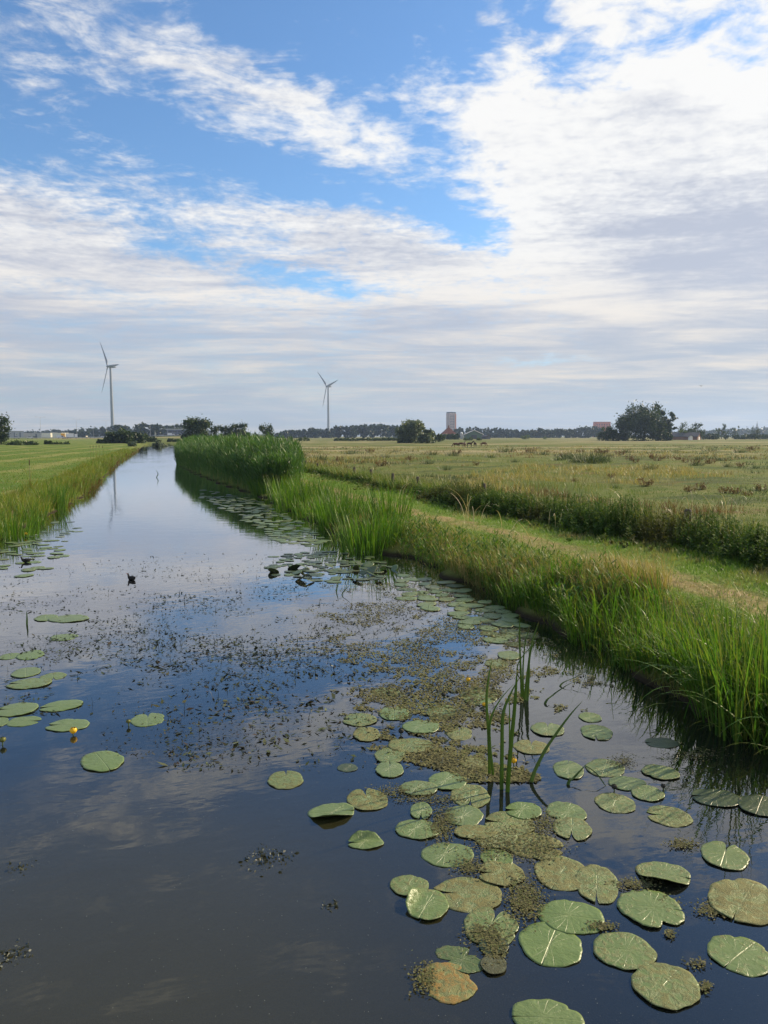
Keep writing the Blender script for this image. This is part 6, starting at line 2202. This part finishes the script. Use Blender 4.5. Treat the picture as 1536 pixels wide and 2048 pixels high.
def floaters():
    # dark leaf tips of a water plant breaking the surface in the middle of the canal
    n = 60000
    px, py = rng.uniform(-10, 1010, n), 1105 + 440 * rng.random(n) ** 0.9
    d = ((px - 440) / 760) ** 2 + ((py - 1275) / 190) ** 2
    ok, wx, wy = in_water(px, py, 0.3)
    clump = vnoise(wx, wy, 1.6, 0.7) + 0.5 * vnoise(wx, wy, 6.0, 2.0)
    dens = np.exp(-d * 1.2) * (0.36 + 0.8 * clump)
    keep = ok & (rng.random(n) < dens) & ~((py > 1430) & (px < 330))
    px, py = px[keep], py[keep]; n = len(px)
    sz = 0.007 + 0.027 * rng.random(n) ** 2.0 * np.where(rng.random(n) < 0.12, 1.6, 1)
    rn = np.clip(rng.normal(0.35, 0.25, n) + (py > 1390) * 0.25, 0, 1)
    parts = [flakes(px, py, sz, 0.4, rn, long=1.7)]
    k = rng.random(n) < 0.035
    b = np.stack(in_water(px[k], py[k])[1:] + (np.full(k.sum(), -0.02),), -1)
    parts.append(blades(b, rng.uniform(0.04, 0.13, k.sum()), 0.007, rng.uniform(0, 6.28, k.sum()), rng.uniform(0, 0.4, k.sum()), rng.uniform(0, 1.2, k.sum()), 3, rnd=np.full(k.sum(), 0.1)))
    stuff('water_shoots', 'small dark leaf tips of water plants breaking the surface', parts, WM['shoots'], 'water plants')
    # algae raft: brownish mats between the pads on the right
    n = 170000
    px, py = rng.uniform(540, 1300, n), 1165 + 400 * rng.random(n)
    mid = np.interp(py, [1165, 1250, 1400, 1560], [850, 900, 910, 960])
    wd = np.interp(py, [1165, 1250, 1400, 1500, 1560], [270, 300, 280, 200, 110])
    d = np.abs(px - mid) / wd
    ok, wx, wy = in_water(px, py, 0.25)
    pat = vnoise(wx, wy, 2.6, 1.9) + 0.7 * vnoise(wx, wy, 9.0, 0.3) + 0.4 * vnoise(wx, wy, 22.0, 4.3)
    keep = ok & (pat > -0.28 + 1.05 * np.clip(d, 0, 2) ** 1.7) & (rng.random(n) < 0.66)
    px, py = px[keep], py[keep]; n = len(px)
    rn = np.clip(0.45 + 0.25 * vnoise(wx[keep], wy[keep], 5.0, 8.0) + rng.normal(0, 0.16, n), 0, 1)
    stuff('floating_algae', 'brownish raft of floating algae between the pads on the right', [flakes(px, py, rng.uniform(0.010, 0.030, n), 0.30, rn)], WM['algae'], 'algae')
    # crumbly duckweed between the nearest pads
    P = []
    for cx, cy, rx, ry, m in ((885, 1648, 26, 36, 1300), (800, 1585, 60, 12, 700), (860, 1600, 60, 8, 600), (1050, 1800, 34, 40, 1700), (1000, 1690, 60, 30, 1100), (940, 1735, 30, 16, 500), (1085, 1650, 26, 22, 700), (970, 1870, 34, 20, 600),
                              (990, 1900, 20, 26, 500), (1270, 1770, 40, 10, 500), (1425, 1820, 30, 14, 500), (1365, 1690, 24, 8, 350), (1205, 1855, 26, 7, 300), (1340, 1870, 8, 6, 140), (1410, 1976, 10, 9, 160), (1395, 1930, 22, 8, 120), (850, 1955, 24, 30, 300),
                              (1245, 1525, 26, 12, 400), (1390, 1510, 60, 10, 500), (1080, 1700, 50, 24, 700), (1325, 1810, 34, 12, 300)):
        q = rng.normal(0, 0.55, (m, 2))
        P.append(np.stack([cx + q[:, 0] * rx, cy + q[:, 1] * ry], -1))
    P = np.concatenate(P); P = P[rng.random(len(P)) < 0.8]; P = P + rng.normal(0, 2.5, P.shape); n = len(P)
    stuff('duckweed', 'crumbly brown duckweed caught between the nearest pads', [flakes(P[:, 0], P[:, 1], rng.uniform(0.006, 0.016, n), 0.15, rng.random(n), z=0.009)], WM['duck'], 'duckweed')
    # specks over the open near water
    n = 600
    px, py = rng.uniform(0, 1536, n), rng.uniform(1500, 2048, n)
    stuff('floating_specks', 'tiny pale specks drifting on the dark near water', [flakes(px, py, rng.uniform(0.002, 0.0045, n), 0.1, rng.random(n))], WM['white'], 'specks')
    n = 520
    px, py = rng.uniform(200, 560, n), rng.uniform(1400, 1520, n)
    keep = rng.random(n) < 0.6
    stuff('water_shoots', 'greenish sprigs of water plant at the front of the dark shoots', [flakes(px[keep], py[keep], rng.uniform(0.008, 0.02, keep.sum()), 0.6, np.full(keep.sum(), 0.66), long=1.6)], WM['shoots'], 'water plants')


floaters()


def sunken(px, py, w, label, n):
    p = at(px, py)
    r = basis(px, py)[0].length * w / 2
    C = np.stack([rng.normal(0, 0.5 * r, n), rng.normal(0, 0.45 * r, n), -0.05 + 0.053 * rng.random(n) ** 0.6], -1)
    V, Q, rr, t = leaf_quads(C, rng.uniform(0.01, 0.03, n), flat=0.5)
    o = link('sunken_weed', mesh_np('sunken_weed', V, Q, WM['weed'], {'rnd': rr, 't': t}), None, (p.x, p.y, 0))
    tag(o, label, 'water weed', 'clumps of weed under the surface', 'stuff')


sunken(535, 1715, 95, 'feathery grey weed clump just under the dark water in the middle', 700)
sunken(40, 1735, 60, 'dim weed clump under the dark water at the left', 320)
sunken(28, 1908, 80, 'weed clump at the lower left edge, barely breaking the surface', 420)
sunken(662, 1812, 30, 'little weed sprig left of the olive oval pad', 150)


# ---- birds
def moorhen(label, px, py, L, rz):
    p = at(px, py)
    root = thing('moorhen', label, 'bird', (p.x, p.y, 0.0), rz, 'moorhens on the canal')
    blackf = bpy.data.materials.get('black_feathers') or plain('black_feathers', (0.012, 0.012, 0.013), 0.7, 0.2, 20.0)
    V = [(-0.02, 0, 0.045), (-0.10, 0, 0.06), (-0.15, 0, 0.105), (0.06, 0, 0.05), (0.10, 0, 0.075), (0.115, 0, 0.125), (0.13, 0, 0.165), (0.155, 0, 0.165)]
    E_ = [(0, 1), (1, 2), (0, 3), (3, 4), (4, 5), (5, 6), (6, 7)]
    rad = [0.068, 0.048, 0.014, 0.062, 0.040, 0.023, 0.028, 0.018]
    me = skin_mesh('body', V, E_, [r for r in rad], blackf)
    b = link('body', me, root)
    bk = bpy.data.materials.get('red_beak') or plain('red_beak', (0.25, 0.05, 0.02), 0.5, 0.1, 10.0)
    m = MB(); m.tube([(0.17, 0, 0.168), (0.19, 0, 0.162), (0.205, 0, 0.156)], [0.009, 0.007, 0.002], 8); m.build('beak', bk, root)
    wm = MB()
    for s in (-1, 1):
        wm = MB()
        wm.add([(0.06, s * 0.062, 0.07), (-0.02, s * 0.073, 0.095), (-0.12, s * 0.03, 0.10), (-0.05, s * 0.066, 0.055)], [(0, 1, 2, 3)])
        wm.build('wing', blackf, root)
    root.scale = (L / 0.34,) * 3
    return root


moorhen('black moorhen with raised tail near the left edge of the water', 52, 1124, 0.23, PI - YAW + 0.25)
moorhen('black moorhen swimming among the leaf tips in the middle of the canal', 263, 1160, 0.22, PI - YAW - 0.5)


def gull():
    d = ray(1402, 772)
    k = 220.0
    root = thing('flying_bird', 'tiny dark bird gliding above the trees in the right sky', 'bird', Vector((0, 0, CAM_H)) + d * k, 0.3)
    fm = plain('grey_feathers', (0.06, 0.06, 0.065), 0.8, 0.2, 10.0)
    V = [(0, 0, 0), (0.25, 0, 0.02), (0.36, 0, 0.05), (-0.25, 0, 0), (-0.4, 0, 0)]
    link('body', skin_mesh('body', V, [(0, 1), (1, 2), (0, 3), (3, 4)], [0.09, 0.08, 0.04, 0.06, 0.03], fm), root)
    for s in (-1, 1):
        m = MB()
        P = [(0.14, s * 0.05, 0.03), (0.16, s * 0.35, 0.16), (0.02, s * 0.72, 0.20), (-0.10, s * 0.70, 0.19), (-0.03, s * 0.35, 0.14), (-0.12, s * 0.05, 0.02)]
        m.add(P + [(x, y, z - 0.02) for x, y, z in P], [(0, 1, 4, 5), (1, 2, 3, 4), (11, 10, 7, 6), (10, 9, 8, 7), (0, 6, 7, 1), (1, 7, 8, 2), (2, 8, 9, 3), (3, 9, 10, 4), (4, 10, 11, 5)])
        m.build('wing', fm, root)


gull()


# ---- ponies
def pony(grazing, coat):
    root = thing('pony', 'x', 'pony', (0, 0, 0), 0, 'brown ponies grazing in the pasture')
    V = [(0, 0, 1.02), (-0.45, 0, 1.06), (-0.72, 0, 1.0), (0.42, 0, 1.05), (0.66, 0, 1.12)]
    rad = [0.30, 0.29, 0.16, 0.28, 0.20]
    E_ = [(0, 1), (1, 2), (0, 3), (3, 4)]
    if grazing: nk = [((0.90, 0, 0.86), 0.14), ((1.08, 0, 0.55), 0.11), ((1.14, 0, 0.36), 0.11), ((1.18, 0, 0.14), 0.065)]
    else: nk = [((0.90, 0, 1.36), 0.14), ((1.02, 0, 1.60), 0.11), ((1.16, 0, 1.60), 0.11), ((1.38, 0, 1.46), 0.065)]
    i0 = 4
    for p, r in nk:
        V.append(p); rad.append(r); E_.append((i0, len(V) - 1)); i0 = len(V) - 1
    for s in (-1, 1):
        for x, hind in ((0.50, False), (-0.58, True)):
            top = 3 if not hind else 1
            L = [((x, s * 0.17, 0.74), 0.13 if hind else 0.10), ((x + (0.05 if hind else 0.0), s * 0.17, 0.52), 0.085 if hind else 0.065), ((x - (0.10 if hind else 0.0), s * 0.17, 0.42 if hind else 0.36), 0.055), ((x - (0.06 if hind else 0), s * 0.17, 0.10), 0.04), ((x - (0.02 if hind else -0.03), s * 0.17, 0.0), 0.055)]
            j = top
            for p, r in L:
                V.append(p); rad.append(r); E_.append((j, len(V) - 1)); j = len(V) - 1
    link('body', skin_mesh('body', V, E_, rad, coat, sub=1), root)
    dk = bpy.data.materials.get('dark_mane') or plain('dark_mane', (0.02, 0.014, 0.01), 0.9, 0.2, 5.0)
    m = MB(); m.tube([(-0.82, 0, 1.10), (-0.98, 0, 0.95), (-1.0, 0, 0.6), (-0.97, 0, 0.35)], [0.05, 0.08, 0.08, 0.02], 8); m.build('tail', dk, root)
    m = MB()
    pts = [(0.70, 0, 1.30)] + [(p[0] - 0.05, 0, p[1 + 1] + r * 0.95) for p, r in nk[:2]]
    m.tube(pts, [0.05, 0.06, 0.05], 6); m.build('mane', dk, root)
    m = MB()
    hx, hz = nk[2][0][0], nk[2][0][2]
    for s in (-1, 1): m.tube([(hx - 0.06, s * 0.06, hz + 0.08), (hx - 0.07, s * 0.075, hz + 0.20)], [0.035, 0.008], 6)
    m.build('ears', dk, root)
    return root


coat = plain('chestnut_coat', (0.10, 0.045, 0.025), 0.75, 0.25, 3.0)
coat2 = plain('dark_bay_coat', (0.06, 0.030, 0.020), 0.75, 0.25, 3.0)
pA, pB = pony(True, coat), pony(False, coat2)
herd = [(912, 894, pA, PI, 'leftmost pony of the herd, grazing with its head to the left'), (921, 894, pA, 0.0, 'second pony from the left, grazing with its head to the right'), (929, 893, pB, 1.3, 'dark pony standing end on in the middle of the herd'),
        (939, 894, pB, 0.15, 'broad dark pony standing side on, right of the end on pony'), (950, 894, pB, 1.75, 'narrow dark pony turned away, second from the right'), (967, 893, pA, 0.1, 'pony apart from the others at the right end of the herd')]
used = set()
for px, py, src, rz, lab in herd:
    o = src if src.name not in used else copy_tree(src)
    used.add(src.name)
    p = at(px, py, 0.3)
    o.location = (p.x, p.y, gzs(p.x, p.y) - 0.02)
    o.rotation_euler = (0, 0, rz - YAW)
    k = 0.74
    o.scale = (k, k, k)
    o['label'] = lab
